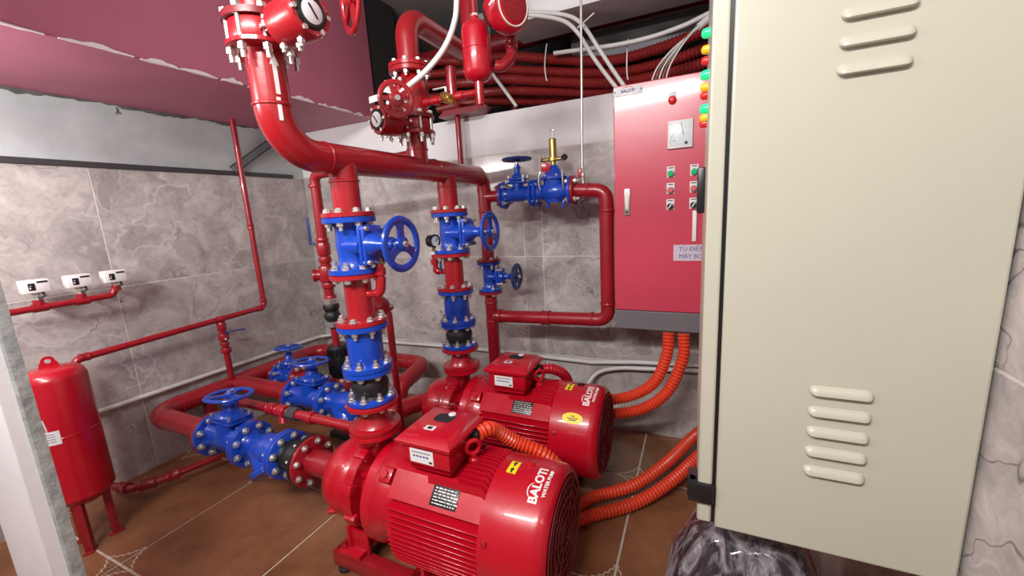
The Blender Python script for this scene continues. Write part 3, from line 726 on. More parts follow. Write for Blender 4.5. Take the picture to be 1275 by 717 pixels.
# ------------------------------------------------------------------ butterfly valves with gear operator
def butterfly(label, loc, x, Rv, T, group, gear_len, wheel_off, Rw):
    """wafer valve, bore along world Z, operator along local X"""
    g = thing('butterfly_valve', label, 'valve', loc, x, (0, 0, 1), group)
    m = 'red'
    part('wafer_body', m, g, lambda b: (b.lathe([(.0, Rv*.98), (.004, Rv), (T-.004, Rv), (T, Rv*.98)], seg=36), b.box((Rv*.9, 0, T/2), (.05, .07, T*.8), .006)), key=('wb', Rv, T))
    uf = part('counter_flange', 'red_dark', g, lambda b: b.lathe([(T+.002, Rv*1.12), (T+.017, Rv*1.12)], seg=36), key=('cf2', Rv, T))
    for k in range(8):
        a = 2*math.pi*(k+.5)/8; rb = Rv*.98
        part('stud', 'steel', g, lambda b: (b.cyl((0, 0, -.050), (0, 0, T+.03), .0065, 10), b.lathe([(-.032, .011), (-.018, .011)], seg=6), b.lathe([(T+.018, .011), (T+.028, .011)], seg=6)), key=('stud', T), loc=(rb*math.cos(a), rb*math.sin(a), 0))
    part('top_plate', m, g, lambda b: b.prism([(Rv*.9, -.042), (Rv*1.25, -.05), (Rv*1.55, -.036), (Rv*1.55, .036), (Rv*1.25, .05), (Rv*.9, .042)], (0, 0, T*.2), (1, 0, 0), (0, 1, 0), (0, 0, .012)), key=('tp', Rv, T))
    gx = Rv*1.30
    gb = part('gear_box', m, g, lambda b: (b.lathe([(0, .046), (.006, .051), (gear_len-.01, .053), (gear_len, .048)], ax=(1, 0, 0), seg=32), b.box((gear_len*.5, .035, .02), (gear_len*.8, .05, .05), .008)), key=('gb', gear_len), loc=(gx, 0, T/2))
    for k in range(6):
        a = 2*math.pi*k/6
        part('bolt', 'zinc', gb, lambda b: b.lathe([(0, .006), (.006, .006)], ax=(1, 0, 0), seg=6), key='gbb', loc=(gear_len, .043*math.cos(a), .043*math.sin(a)))
    part('dial_ring', 'black', gb, lambda b: b.torus((0, 0, 0), (1, 0, 0), .031, .007, 28, 8), key='dr', loc=(gear_len, 0, 0))
    part('indicator', 'paper', gb, lambda b: b.lathe([(0, .027), (.005, .027), (.008, .02)], ax=(1, 0, 0), seg=24), key='ind', loc=(gear_len, 0, 0))
    part('pointer', 'ink', gb, lambda b: b.box((.009, 0, 0), (.002, .004, .034)), key='ptr', loc=(gear_len, 0, 0), rot=Matrix.Rotation(.6, 3, 'X'))
    for dx, dy in ((.2, -.02), (.5, .0), (.75, -.015)):
        part('set_screw', 'zinc', gb, lambda b: (b.lathe([(-.02, .0055), (0, .0055)], seg=8), b.lathe([(-.012, .009), (-.004, .009)], seg=6)), key='ss', loc=(gear_len*dx, dy, -.05))
    wo = Vector(wheel_off)
    part('shaft', 'steel', g, lambda b: b.cyl((gx+gear_len*.45, wo.y*.3, T/2+wo.z), (gx+gear_len*.45, wo.y, T/2+wo.z), .008, 10), key=None)
    hw = handwheel(g, 0, Rw, m, 5, .009, False)
    hw.matrix_local = frame((gx+wo.x, wo.y, T/2+wo.z), (1, 0, 0), Vector((.45, -1 if wo.y < 0 else 1, 0)))
    return g
bv1 = butterfly('red butterfly valve with gear box and dial atop the arrowed riser', (X0, YR, 1.735), (1, -.12, .0), .075, .045, 'red butterfly valves', .115, (.165, .075, .045), .082)
bv2 = butterfly('red butterfly valve with handwheel under the alarm check valve', (X0, YV, 1.617), (-.22, -1, 0), .070, .04, 'red butterfly valves', .085, (.09, .125, .045), .064)
pl = part('tag_plate', 'paper', bv2, lambda b: b.box((.17, -.018, .095), (.002, .05, .022)))
# riser above the first butterfly valve
pipe('riser_pipe', 'red riser pipe going up above the arrowed riser valve', [(X0, YR, 1.80), (X0, YR, 2.68)], .046, 0, 'red')

# ------------------------------------------------------------------ alarm check valve and its trim
av = thing('alarm_check_valve', 'red alarm check valve below the curved pipe near the opening', 'valve', (X0, YV, 1.676))
part('body', 'red', av, lambda b: b.lathe([(0, .066), (.015, .066), (.017, .056), (.05, .064), (.085, .066), (.115, .060), (.135, .048), (.150, .045), (.150, .05)], seg=36))
part('cover_plate', 'red', av, lambda b: (b.box((-.025, -.060, .078), (.085, .02, .09), .008), b.box((-.025, -.075, .078), (.06, .012, .062), .006)))
for sx in (-1, 1):
    for sz in (-1, 1): part('cover_bolt', 'zinc', av, lambda b: b.lathe([(0, .008), (.01, .008)], ax=(0, -1, 0), seg=6), key='avb', loc=(-.025+sx*.034, -.070, .078+sz*.036))
ft = part('top_flange', 'red', av, lambda b: b.lathe([(0, .078), (.002, .080), (.015, .080), (.017, .078)], seg=36), loc=(0, 0, .150))
for k in range(8):
    a = 2*math.pi*(k+.5)/8; part('bolt', 'zinc', ft, lambda b: (b.lathe([(-.012, .0095), (-.001, .0095)], seg=6), b.lathe([(-.020, .0055), (.045, .0055)], seg=8), b.lathe([(.034, .0095), (.044, .0095)], seg=6)), key='avf', loc=(.064*math.cos(a), .064*math.sin(a), 0))
part('side_port', 'black', av, lambda b: b.lathe([(0, .030), (.05, .030), (.055, .025)], ax=(-1, -.2, 0), seg=20), loc=(-.050, -.02, .10))
part('bracket', 'zinc', av, lambda b: b.box((-.04, -.086, .088), (.05, .003, .034), 0, Matrix.Rotation(.3, 3, 'Y')))
fp = pipe('feed_pipe', 'thick red pipe curving over from the alarm check valve then rising', [(X0, YV, 1.844), (X0, YV, 2.035), (X0, -.30, 2.035), (X0, -.30, 2.68)], .043, .085, 'red', seg=26, n=12)
pflange(fp, (X0, YV, 1.852), UPX, .080, .016, 'red')
trim = thing('trim_pipe', 'small red trim pipe from the alarm valve to the red bottle', 'pipe', (X0+.05, YV, 1.715))
part('pipe_run', 'red', trim, lambda b: b.tube([(0, 0, 0), (.25, 0, 0)], .0125, 12))
for x in (.02, .06, .17): part('coupling', 'red', trim, lambda b: b.lathe([(-.014, .0165), (.014, .0165)], ax=(1, 0, 0), seg=14), key='trc', loc=(x, 0, 0))
part('tee', 'red', trim, lambda b: (b.tube([(.25, 0, -.045), (.25, 0, .06)], .0165, 14), b.lathe([(-.055, .009), (-.04, .012)], (.25, 0, 0), seg=8)))
part('post', 'red_pipe', trim, lambda b: b.tube([(.11, .04, 0), (.11, .04, .12)], .02, 14))
bvv = thing('brass_ball_valve', 'brass ball valve on the trim pipe', 'valve', (X0+.16, YV-.005, 1.717))
part('body', 'brass', bvv, lambda b: b.lathe([(-.032, .013), (-.022, .013), (-.02, .018), (0, .021), (.02, .018), (.022, .013), (.034, .013)], ax=(.8, -.4, -.4), seg=14))
part('drain', 'brass', bvv, lambda b: b.tube([(0, 0, 0), (.02, -.012, -.020), (.045, -.02, -.03)], .010, 10))
part('handle', 'zinc', bvv, lambda b: (b.cyl((0, 0, .01), (0, 0, .035), .005, 8), b.box((-.025, -.0, .036), (.06, .012, .003))))
rc = thing('retard_chamber', 'red bottle shaped retard chamber beside the alarm check valve', 'chamber', (1.853, YV, 1.765))
part('bottle', 'red_pump', rc, lambda b: b.lathe([(-.03, .010), (-.018, .016), (-.012, .034), (.0, .047), (.015, .052), (.15, .052), (.167, .047), (.180, .034), (.187, .016), (.20, .014)], seg=32))
part('seam', 'red_pump', rc, lambda b: b.torus((0, 0, .088), (0, 0, 1), .052, .0016, 32, 6))
part('nipple', 'red_pipe', rc, lambda b: b.lathe([(.20, .011), (.30, .011)], seg=12)); part('nut', 'zinc', rc, lambda b: b.lathe([(.196, .015), (.206, .015)], seg=6)); part('nut', 'zinc', rc, lambda b: b.lathe([(-.042, .014), (-.03, .014)], seg=6))
ap = pipe('alarm_pipe', 'red hooked pipe between the bottle and the alarm gong', [(1.908, YV+.03, 1.80), (1.93, YV+.04, 1.795), (1.955, YV+.07, 1.83), (1.955, YV+.10, 1.97), (1.92, YV+.10, 2.08), (1.92, YV+.10, 2.3)], .019, .03)
collar(ap, (1.955, YV+.081, 1.872), (0, .2, 1), .0235, .03, 'red_pipe')
gn = thing('alarm_gong', 'round red alarm gong with a white ringed name plate', 'gong', (1.995, YV-.02, 1.955))
na = Vector((.88, -.42, -.12)).normalized()
part('bell', 'red_pump', gn, lambda b: b.lathe([(-.035, .055), (-.03, .078), (-.005, .084), (.012, .080), (.024, .066), (.028, .05), (.029, .001)], ax=na, seg=40))
part('ring', 'white', gn, lambda b: b.torus(na*.0245, na, .062, .003, 40, 6))
part('motor_housing', 'red_pipe', gn, lambda b: b.lathe([(-.09, .035), (-.08, .05), (-.035, .055)], ax=na, seg=24))
nt_ = part('name_plate', 'red_pipe', gn, lambda b: b.lathe([(.0285, .048), (.0295, .048)], ax=na, seg=32))
mm_ = frame(na*.0298, (.42, .88, 0), na)
for y, w_, h_, c_ in ((.026, .055, .012, 'paper'), (.010, .07, .010, 'red'), (-.008, .06, .010, 'red'), (-.024, .04, .006, 'red')):
    o = part('print', c_, nt_, lambda b: b.box((0, 0, 0), (w_, h_, .0008))); o.matrix_local = mm_ @ Matrix.Translation((0, y, 0))

# ------------------------------------------------------------------ bypass loop on the back wall
RL = .034
bp = thing('bypass_pipe', 'upright red bypass pipe in front of the back wall', 'pipe', (X0, YL, .05))
part('pipe_run', 'red_pipe', bp, lambda b: b.cyl((0, 0, 0), (0, 0, .79), RL, 22)); part('pipe_run', 'red_pipe', bp, lambda b: b.cyl((0, 0, .985), (0, 0, 1.34), RL, 22))
part('branch', 'red_pipe', bp, lambda b: b.cyl((0, 0, 1.314), (.10, 0, 1.314), .030, 20))
for z in (.847, 1.035): pass
pflange(bp, (X0, YL, .848), UPX, .066, .013); pflange(bp, (X0, YL, 1.027), UPX, .066, .013)
part('flange_face', 'red_pipe', bp, lambda b: b.lathe([(.785, RL), (.80, RL+.002)], seg=22))
for z in (.67, .79, 1.29, 1.40): collar(bp, (X0, YL, z), UPX, RL+.004, .04 if z < .75 else .012, 'red_pipe')
pflange(bp, (X0+.106, YL, 1.364), (1, 0, 0), .066, .012)
gate_valve('small blue gate valve with side handwheel on the bypass pipe', (X0, YL, .938), UPX, (1, 0, 0), .160, .066, .034, .165, .072, 'small gate valves of the bypass', tf=.014, n=4, mate=.013, m='blue', wheel_m='blue_dark', spokes=5)
gate_valve('blue gate valve with top handwheel on the bypass branch', (1.752, YL, 1.364), (1, 0, 0), (0, 0, 1), .176, .070, .036, .173, .077, 'small gate valves of the bypass', tf=.015, n=4, mate=.013, wheel_m='blue_dark', spokes=5)
# pressure reducing valve
pr = thing('pressure_reducing_valve', 'blue pressure reducing valve with a brass pilot on top', 'valve', (1.944, YL, 1.364))
Lp = .188
part('body', 'blue', pr, lambda b: (b.lathe([(-Lp/2+.014, .046), (-.06, .036), (-.035, .050), (0, .056), (.035, .050), (.06, .036), (Lp/2-.014, .046)], ax=(1, 0, 0), seg=28), b.lathe([(-.055, .030), (-.05, .042), (.03, .05), (.06, .052)], seg=28)))
part('cover', 'blue', pr, lambda b: b.lathe([(.058, .064), (.060, .066), (.070, .066), (.072, .062), (.10, .040), (.118, .026), (.125, .020)], seg=28))
for s in (-1, 1):
    f = flange(pr, s*Lp/2, -s, .071, .014, 'blue')
    if s > 0: ring_bolts(f, 0, .058, 4, -.014 if s > 0 else -.018, .018 if s > 0 else .014)
for k in range(6):
    a = 2*math.pi*k/6; part('cover_bolt', 'zinc', pr, lambda b: b.lathe([(0, .007), (.008, .007)], seg=6), key='prb', loc=(.056*math.cos(a), .056*math.sin(a), .072))
for x in (-.035, .045): part('foot', 'blue', pr, lambda b: b.box((x, 0, -.06), (.014, .014, .04), .002))
part('pilot', 'brass', pr, lambda b: b.lathe([(.125, .012), (.145, .012), (.146, .026), (.160, .026), (.161, .020), (.170, .0185), (.245, .0185), (.250, .014)], seg=20))
part('pilot_arm', 'brass', pr, lambda b: (b.cyl((-.045, -.01, .152), (.05, -.01, .152), .009, 10), b.lathe([(0, .012), (.012, .012)], (-.045, -.01, .152), (-1, 0, 0), 6)))
part('adjusting_screw', 'steel', pr, lambda b: (b.cyl((0, 0, .25), (0, 0, .285), .005, 8), b.box((0, 0, .287), (.022, .008, .008), .002)))
part('pilot_gauge', 'black', pr, lambda b: b.lathe([(-.008, .015), (.008, .015)], (.062, -.018, .155), (.5, -.85, 0), 18))
part('knob', 'red_pump', pr, lambda b: b.lathe([(0, .022), (.012, .024), (.015, .012)], (-.028, -.035, .115), (.3, -.95, 0), 8))
part('sensing_tube', 'copper', pr, lambda b: b.tube(smooth_path([(-.03, -.03, .10), (-.052, -.045, .095), (-.062, -.048, .05), (-.055, -.046, .01)]), .0045, 8))
part('sensing_tube', 'copper', pr, lambda b: b.tube(smooth_path([(.055, -.02, .15), (.06, -.045, .12), (.06, -.05, .05), (.062, -.046, .01)]), .0045, 8))
lp = thing('loop_pipe', 'red pipe loop down the back wall below the reducing valve', 'pipe', (2.04, YL, 1.364))
o_ = Vector((2.04, YL, 1.364))
LP = [(2.045, YL, 1.364), (2.197, YL, 1.352), (2.199, YL, .727), (1.575, YL, .712)]
part('pipe_run', 'red_pipe', lp, lambda b: b.tube(fillet([Vector(p)-o_ for p in LP], .05, 8), RL, 22))
pflange(lp, (2.0455, YL, 1.364), (1, 0, 0), .071, .013)
for at, ax in (((2.115, YL, 1.358), (1, 0, 0)), ((2.199, YL, 1.26), UPX), ((2.199, YL, .81), UPX), ((2.12, YL, .726), (1, 0, 0))): collar(lp, at, ax, RL+.005, .012, 'red_pipe', 'elbow_lip')
collar(lp, (1.875, YL, .719), (1, 0, 0), RL+.007, .045, 'red_pipe', 'union'); collar(lp, (1.60, YL, .713), (1, 0, 0), RL+.006, .03, 'red_pipe')
nz = thing('pressure_port', 'chrome and red pressure port on top of the loop pipe', 'fitting', (2.087, YL, 1.395))
part('nipple', 'zinc', nz, lambda b: b.lathe([(-.012, .012), (.012, .012), (.012, .008), (.03, .008), (.03, .013), (.045, .013), (.05, .008), (.07, .008)], seg=8))
part('cock', 'red_pump', nz, lambda b: b.box((-.012, -.008, .045), (.016, .014, .04), .003)); part('nut', 'steel', nz, lambda b: b.lathe([(.052, .011), (.066, .011)], seg=6))
tag(part('steel_tube', 'zinc', None, lambda b: b.tube([(0, 0, 0), (.006, 0, .40), (.020, 0, 1.24)], .006, 10), loc=(2.087, YL, 1.458)), 'thin grey steel tube hanging from the ceiling to the loop pipe', 'tube')

# ------------------------------------------------------------------ suction side
SH = -.02
sh = thing('suction_header', 'thick red suction pipe bending along the foot of the left wall', 'pipe', (.528, YA, ZA))
o_ = Vector((.528, YA, ZA))
part('header_pipe', 'red_pipe', sh, lambda b: b.tube(fillet([Vector(p)-o_ for p in ((.526, YA, ZA), (SH, YA, ZA), (SH, -.15, ZA), (.975, -.17, ZA), (.975, -.42, ZA-.04), (.975, -.52, .06))], [.115, .10, .07, .07], 12), SP, 26))
Y2S = -.78; Y3 = -.575
part('branch', 'red_pipe', sh, lambda b: b.cyl(Vector((SH, Y2S, ZA))-o_, Vector((.526, Y2S, ZA))-o_, SP, 24))
part('branch', 'red_pipe', sh, lambda b: b.cyl(Vector((SH, Y3, .31))-o_, Vector((.105, Y3, .31))-o_, .04, 24))
for at, ax in (((.12, YA, ZA), (1, 0, 0)), ((SH, -1.09, ZA), (0, 1, 0)), ((.86, -.17, ZA), (1, 0, 0))): collar(sh, at, ax, SP+.003, .008, 'red_pipe', 'weld_ring', 24)
pflange(sh, (.521, YA, ZA), (1, 0, 0), SF, .014); pflange(sh, (.521, Y2S, ZA), (1, 0, 0), SF, .014)
part('support_foot', 'red_dark', sh, lambda b: (b.box(Vector((SH, -.95, .135))-o_, (.05, .05, .27), .004), b.box(Vector((SH, -.95, .006))-o_, (.12, .12, .012), .002)))
tilt = Vector((.0, .10, 1.))
for i, Y in enumerate((YA, Y2S)):
    who = ('front', 'rear')[i]
    gate_valve(f'blue gate valve with top handwheel on the {who} pump suction', (.662, Y, ZA), (1, 0, 0), tilt, .264, SF, SP+.008, .205, .100, 'suction gate valves near the floor', mate=.016, tall=1.0)
    st = thing('strainer', f'blue Y strainer on the {who} pump suction', 'strainer', (.914, Y, ZA), (1, 0, 0), (0, 0, 1), 'blue Y strainers on the suction lines')
    Ls = .238
    part('body', 'blue', st, lambda b: (b.lathe([(-Ls/2+.016, SP+.014), (-.09, SP+.002), (-.06, SP-.002), (-.02, SP+.014), (.03, SP+.018), (.07, SP+.004), (Ls/2-.016, SP+.014)], ax=(1, 0, 0), seg=32),
        b.lathe([(0, .062), (.06, .060), (.105, .056)], (-.035, 0, 0), (.62, -.30, -.73), 28)), key='ystr')
    cv = part('screen_cover', 'blue', st, lambda b: b.lathe([(.100, .074), (.112, .074), (.113, .070), (.122, .070), (.126, .03)], (-.035, 0, 0), (.62, -.30, -.73), 28), key='ycov')
    part('drain_plug', 'zinc', cv, lambda b: b.lathe([(.124, .010), (.140, .010)], (-.035, 0, 0), (.62, -.30, -.73), 6), key='ydr')
    for s in (-1, 1):
        f = flange(st, s*Ls/2, -s, SF, .017, 'blue', .010, SP)
        if s > 0: ring_bolts(f, 0, SF*.8, 8, -.017, .018, r=.0125, sidein=True)
    rubber_joint(f'black rubber joint on the {who} pump suction', (1.105, Y, ZA), (1, 0, 0), (0, 0, 1), .138, SF, .058, 'rubber joints on the suction lines', fm=('blue', 'black') if i == 0 else 'blue', bolts=(False, True))
    s1 = thing('suction_spool', f'red flanged suction pipe entering the {who} pump', 'pipe', (1.176, Y, ZA), group='suction pipes entering the pumps')
    pts = [(.0, 0, 0), (.158, 0, 0)] if i == 0 else [(0, 0, 0), (.045, 0, 0), (.125, YB-Y2S, 0), (.158, YB-Y2S, 0)]
    part('pipe_run', 'red_pipe', s1, lambda b: b.tube(fillet(pts, .05, 8) if i else pts, SP if i == 0 else .045, 24))
    pflange(s1, (1.184, Y, ZA), (1, 0, 0), SF, .015)
gate_valve('blue gate valve with top handwheel nearest the back corner', (.20, Y3, .31), (1, 0, 0), tilt, .17, .082, .043, .19, .085, 'suction gate valves near the floor', mate=.014)
js = pipe('jockey_suction_pipe', 'red pipe from the corner valve to the black jockey pump', [(.287, Y3, .31), (.50, Y3, .31), (.62, Y3, .31)], .040, .04, 'red_pipe')
pflange(js, (.294, Y3, .31), (1, 0, 0), .082, .013)
# jockey pump
jk = thing('jockey_pump', 'black upright jockey pump behind the front discharge column', 'pump', (.69, -.585, 0))
part('base', 'black', jk, lambda b: b.box((0, 0, .02), (.18, .16, .04), .006))
part('pump_body', 'red_dark', jk, lambda b: b.lathe([(.04, .07), (.06, .075), (.36, .075), (.38, .06)], seg=24))
part('motor', 'black', jk, lambda b: b.lathe([(.38, .055), (.39, .062), (.56, .062), (.575, .05)], seg=24))
for k in range(18):
    part('cooling_fin', 'black', jk, lambda b: b.box((.062, 0, .475), (.018, .004, .15)), key='jf', rot=Matrix.Rotation(2*math.pi*k/18, 3, 'Z'))
part('terminal_box', 'black', jk, lambda b: b.box((.035, -.055, .47), (.08, .05, .09), .006))
jr = thing('jockey_riser', 'slim red riser with ball valve left of the front column', 'pipe', (.69, -.60, .575))
part('pipe_run', 'red_pipe', jr, lambda b: b.tube([(0, 0, 0), (0, 0, .14)], .021, 16)); 
part('pipe_run', 'red_pipe', jr, lambda b: b.tube(fillet([(0, 0, .265), (.012, 0, .96), (.70, 0, .99)], .045, 8), .027, 16))
for z, rr, l in ((.27, .034, .05), (.355, .036, .03), (.42, .043, .09), (.50, .034, .03), (.56, .036, .07), (.61, .034, .02), (.90, .033, .02)): part('fitting', 'red_pipe', jr, lambda b: b.lathe([(-l/2, rr*.94), (-l/2+.004, rr), (l/2-.004, rr), (l/2, rr*.94)], seg=14), loc=(.005, 0, z))
part('side_cap', 'red_pipe', jr, lambda b: b.lathe([(0, .030), (.055, .030), (.058, .036), (.07, .036)], ax=(-.8, -.6, 0), seg=14), loc=(.005, 0, .415))
part('flexible_joint', 'rubber', jr, lambda b: b.lathe([(.145, .030), (.155, .040), (.175, .046), (.195, .040), (.202, .034), (.209, .040), (.229, .046), (.249, .040), (.26, .030)], seg=20), loc=(.0, 0, 0))
for z in (.128, .262): part('union', 'steel', jr, lambda b: b.lathe([(-.016, .043), (-.013, .046), (.013, .046), (.016, .043)], seg=8), loc=(0, 0, z))
part('lever', 'blue_dark', jr, lambda b: (b.box((-.055, -.03, .66), (.016, .008, .15), .004), b.cyl((-.02, -.015, .58), (-.055, -.03, .60), .007, 8)))

bk_ = thing('vent_pipe', 'slim red pipe with a round cap behind the front check valve', 'pipe', (1.425, -1.00, .33))
part('pipe_run', 'red', bk_, lambda b: b.tube(fillet([(.05, 0, 0), (.05, 0, .58), (.0, .0, .62)], .03, 6), .014, 14))
part('cap', 'red', bk_, lambda b: b.lathe([(0, .052), (.012, .054), (.03, .046), (.044, .028), (.05, .006)], seg=28), loc=(-.01, 0, .60))
part('flange', 'red', bk_, lambda b: b.lathe([(-.012, .068), (.0, .068)], seg=28), loc=(-.01, 0, .60))
# small priming line beside the front suction
pm = pipe('priming_pipe', 'small red pipe with a dark union beside the front suction valve', [(.45, -1.10, .33), (.45, -1.10, .435), (1.40, -1.10, .435), (1.50, -1.14, .50)], .021, .03, 'red', seg=16)
for x, rr, l in ((.80, .028, .05), (.87, .030, .06), (1.06, .028, .03)): collar(pm, (x, -1.10, .435), (1, 0, 0), rr, l, 'red')
collar(pm, (.945, -1.10, .435), (1, 0, 0), .031, .055, 'galv', 'union', 8); part('valve_leg', 'red', pm, lambda b: b.cyl(Vector((.87, -1.10, .435))-Vector((.45, -1.10, .33)), Vector((.89, -1.12, .385))-Vector((.45, -1.10, .33)), .018, 12))

# ------------------------------------------------------------------ left wall piping, tank, pressure switches
wp = thing('wall_pipe', 'thin red pipe dropping down the left wall then running to the tank', 'pipe', (0, -.535, 1.95))
WP = [(0, -.535, 1.95), (0, -.535, .755), (0, -1.455, .722), (0, -1.455, .08), (.16, -1.415, .07), (.20, -1.33, .07), (.27, -1.10, .07)]
part('pipe_run', 'red_pipe', wp, lambda b: b.tube(fillet([Vector(p)-Vector(WP[0]) for p in WP[:3]]+[Vector((0, -1.455, .55))-Vector(WP[0])], .025, 6), .0165, 16))
for at, ax in (((0, -.535, .79), UPX), ((0, -.57, .752), (0, 1, 0)), ((0, -.815, .744), (0, 1, 0)), ((0, -1.42, .724), (0, 1, 0)), ((0, -.535, 1.28), UPX)): collar(wp, at, ax, .0205, .035, 'red_pipe')
dr = thing('drop_pipe', 'short red drop pipe with a dark lever valve above the suction header', 'pipe', (0, -.815, .37))
part('pipe_run', 'red_pipe', dr, lambda b: b.cyl((0, 0, 0), (0, 0, .36), .0175, 16))
for z, rr, l in ((.33, .024, .05), (.265, .028, .04), (.22, .024, .02), (.18, .028, .03)): part('fitting', 'red_pipe', dr, lambda b: b.lathe([(-l/2, rr*.94), (-l/2+.003, rr), (l/2-.003, rr), (l/2, rr*.94)], seg=12), loc=(0, 0, z))
part('lever', 'blue_dark', dr, lambda b: (b.box((.05, .045, .295), (.016, .10, .008), .003, Matrix.Rotation(-.5, 3, 'Z')), b.cyl((0, 0, .265), (.03, .01, .29), .007, 8)))
part('plug', 'zinc', dr, lambda b: b.lathe([(.02, .007), (.045, .007)], (0, 0, .25), (1, -.3, .2), 6))
td = pipe('tank_pipe', 'red pipe running down behind the tank and over the floor', [(0, -1.455, .55), (0, -1.455, .075), (.15, -1.42, .075), (.20, -1.33, .07), (.275, -1.09, .07)], .017, .03)
collar(td, (.10, -1.432, .075), (.97, .2, 0), .025, .05, 'red_pipe'); collar(td, (.178, -1.372, .073), (.5, .85, 0), .027, .06, 'red_pipe'); collar(td, (.215, -1.285, .07), (.3, .95, 0), .026, .05, 'red_pipe')
part('lever', 'blue_dark', td, lambda b: b.box((.035, .0, .10), (.014, .014, .075), .004))
tk = thing('pressure_tank', 'upright red pressure tank with a lifting lug beside the left wall', 'tank', (.30, -1.615, 0))
RT = .098
part('shell', 'red_pump', tk, lambda b: b.lathe([(.20, .02), (.205, .05), (.222, .076), (.25, RT), (.55, RT), (.74, RT), (.762, RT-.008), (.778, RT-.03), (.784, .02)], seg=40))
part('seam', 'red_pump', tk, lambda b: b.torus((0, 0, .52), (0, 0, 1), RT, .0016, 40, 6))
def lug(b):
    out = [(-.030, 0), (-.024, .03)]+[(.020*math.cos(t), .034+.022*math.sin(t)) for t in [math.pi*(1-k/10) for k in range(11)]]+[(.024, .03), (.030, 0)]
    n = 20; inn = [(.009*math.cos(2*math.pi*k/n), .036+.009*math.sin(2*math.pi*k/n)) for k in range(n)]
    u = Vector((.35, .93, 0)).normalized(); wv = Vector((.93, -.35, 0))*.004
    # plate with a hole: outer ring matched to inner ring by angle
    def outer_at(a):
        c = Vector((0, .036)); d = Vector((math.cos(a), math.sin(a))); best = .02
        for p, q in zip(out, out[1:]+out[:1]):
            p, q = Vector(p)-c, Vector(q)-c; e = q-p; den = d.x*e.y-d.y*e.x
            if abs(den) < 1e-9: continue
            t = (p.x*e.y-p.y*e.x)/den; s_ = (p.x*d.y-p.y*d.x)/den
            if t > 0 and -1e-6 <= s_ <= 1+1e-6: best = t
        return c+d*best
    N = 40; rings = []
    for k in range(N):
        a = 2*math.pi*(k+.5)/N; po = outer_at(a); pi_ = Vector((.009*math.cos(a), .036+.009*math.sin(a)))
        f = lambda p, q: Vector((0, 0, .772))+u*p.x+Vector((0, 0, 1))*p.y+wv*q
        rings.append([f(pi_, -1), f(po, -1), f(po, 1), f(pi_, 1)])
    b._loft(rings, False, True)
part('lifting_lug', 'red_pump', tk, lug, smooth=30)
for k in range(3):
    a = RAD(-40+k*120); part('leg', 'red_pipe', tk, lambda b: (b.box((.058, 0, .115), (.026, .026, .23), .002), b.box((.060, 0, .004), (.05, .03, .008), .001)), key='tleg', rot=Matrix.Rotation(a, 3, 'Z'))
lbv = Vector((.93, -.35, 0)).normalized()
def taglabel(b):
    rings = []
    for k in range(7):
        a = RAD(-62+k*6); p = Vector((math.cos(a), math.sin(a), 0))
        rings.append([p*(RT+.0004)+Vector((0, 0, .555)), p*(RT+.0014)+Vector((0, 0, .555)), p*(RT+.0014)+Vector((0, 0, .50)), p*(RT+.0004)+Vector((0, 0, .50))])
    b._loft(rings)
lb = part('paper_label', 'paper', tk, taglabel)
part('white_mark', 'white', tk, lambda b: b.box(Vector((math.cos(RAD(-46)), math.sin(RAD(-46)), 0))*(RT+.0006)+Vector((0, 0, .58)), (.004, .004, .05), 0, Matrix.Rotation(.1, 3, 'X')))
for k in range(4):
    def ln(b):
        rings = []
        for q in range(5):
            a = RAD(-58+q*6); p = Vector((math.cos(a), math.sin(a), 0)); z = .545-k*.010
            rings.append([p*(RT+.0012)+Vector((0, 0, z)), p*(RT+.0018)+Vector((0, 0, z)), p*(RT+.0018)+Vector((0, 0, z-.002)), p*(RT+.0012)+Vector((0, 0, z-.002))])
        b._loft(rings)
    part('print', 'ink', lb, ln)
mf = thing('switch_manifold', 'short red manifold pipe under the pressure switches', 'pipe', (.02, -1.62, .985))
SY = (-1.52, -1.385, -1.258)
part('pipe_run', 'red_pipe', mf, lambda b: b.tube(fillet([(0, 0, 0), (0, .345, .006), (0, .362, .05)], .02, 6), .0145, 14))
for k, y in enumerate(SY):
    if k < 2: part('tee', 'red_pipe', mf, lambda b: (b.lathe([(-.024, .019), (.024, .019)], (0, y+1.62, .002), (0, 1, 0), 14), b.lathe([(0, .018), (.034, .018)], (0, y+1.62, .002), (0, 0, 1), 12)))
    else: part('elbow', 'red_pipe', mf, lambda b: b.lathe([(0, .019), (.022, .019)], (0, .362, .026), (0, 0, 1), 12))
    part('nipple', 'zinc', mf, lambda b: b.lathe([(.034, .008), (.05, .008), (.05, .012), (.062, .012)], (0, y+1.62, 0), (0, 0, 1), 8))
    s = thing('pressure_switch', ('white pressure switch at the cut open end of the red manifold', 'white pressure switch between the two other switches', 'white pressure switch over the red manifold elbow')[k], 'switch', (.02, y, 1.055), (0, 1, 0), (0, 0, 1), 'three white pressure switches over the manifold')
    part('case', 'white', s, lambda b: b.box((0, 0, .026), (.082, .050, .056), .003), key='pcase')
    part('scale_window', 'black', s, lambda b: b.box((-.014, -.0255, .025), (.020, .002, .030)), key='pw1')
    part('name_strip', 'black', s, lambda b: b.box((.019, -.0255, .043), (.032, .002, .007)), key='pw2')
    part('scale_mark', 'paper', s, lambda b: (b.box((-.017, -.0268, .030), (.006, .001, .002)), b.box((-.019, -.0268, .020), (.004, .001, .008))), key='pw3')
    part('bellows', 'zinc', s, lambda b: b.lathe([(-.012, .010), (-.008, .017), (0, .017)], seg=14), key='pbl')
    part('gland', 'galv', s, lambda b: b.tube([(.02, .0, .0), (.024, -.004, -.018), (.004, -.01, -.03)], .0055, 8), key='pgl')
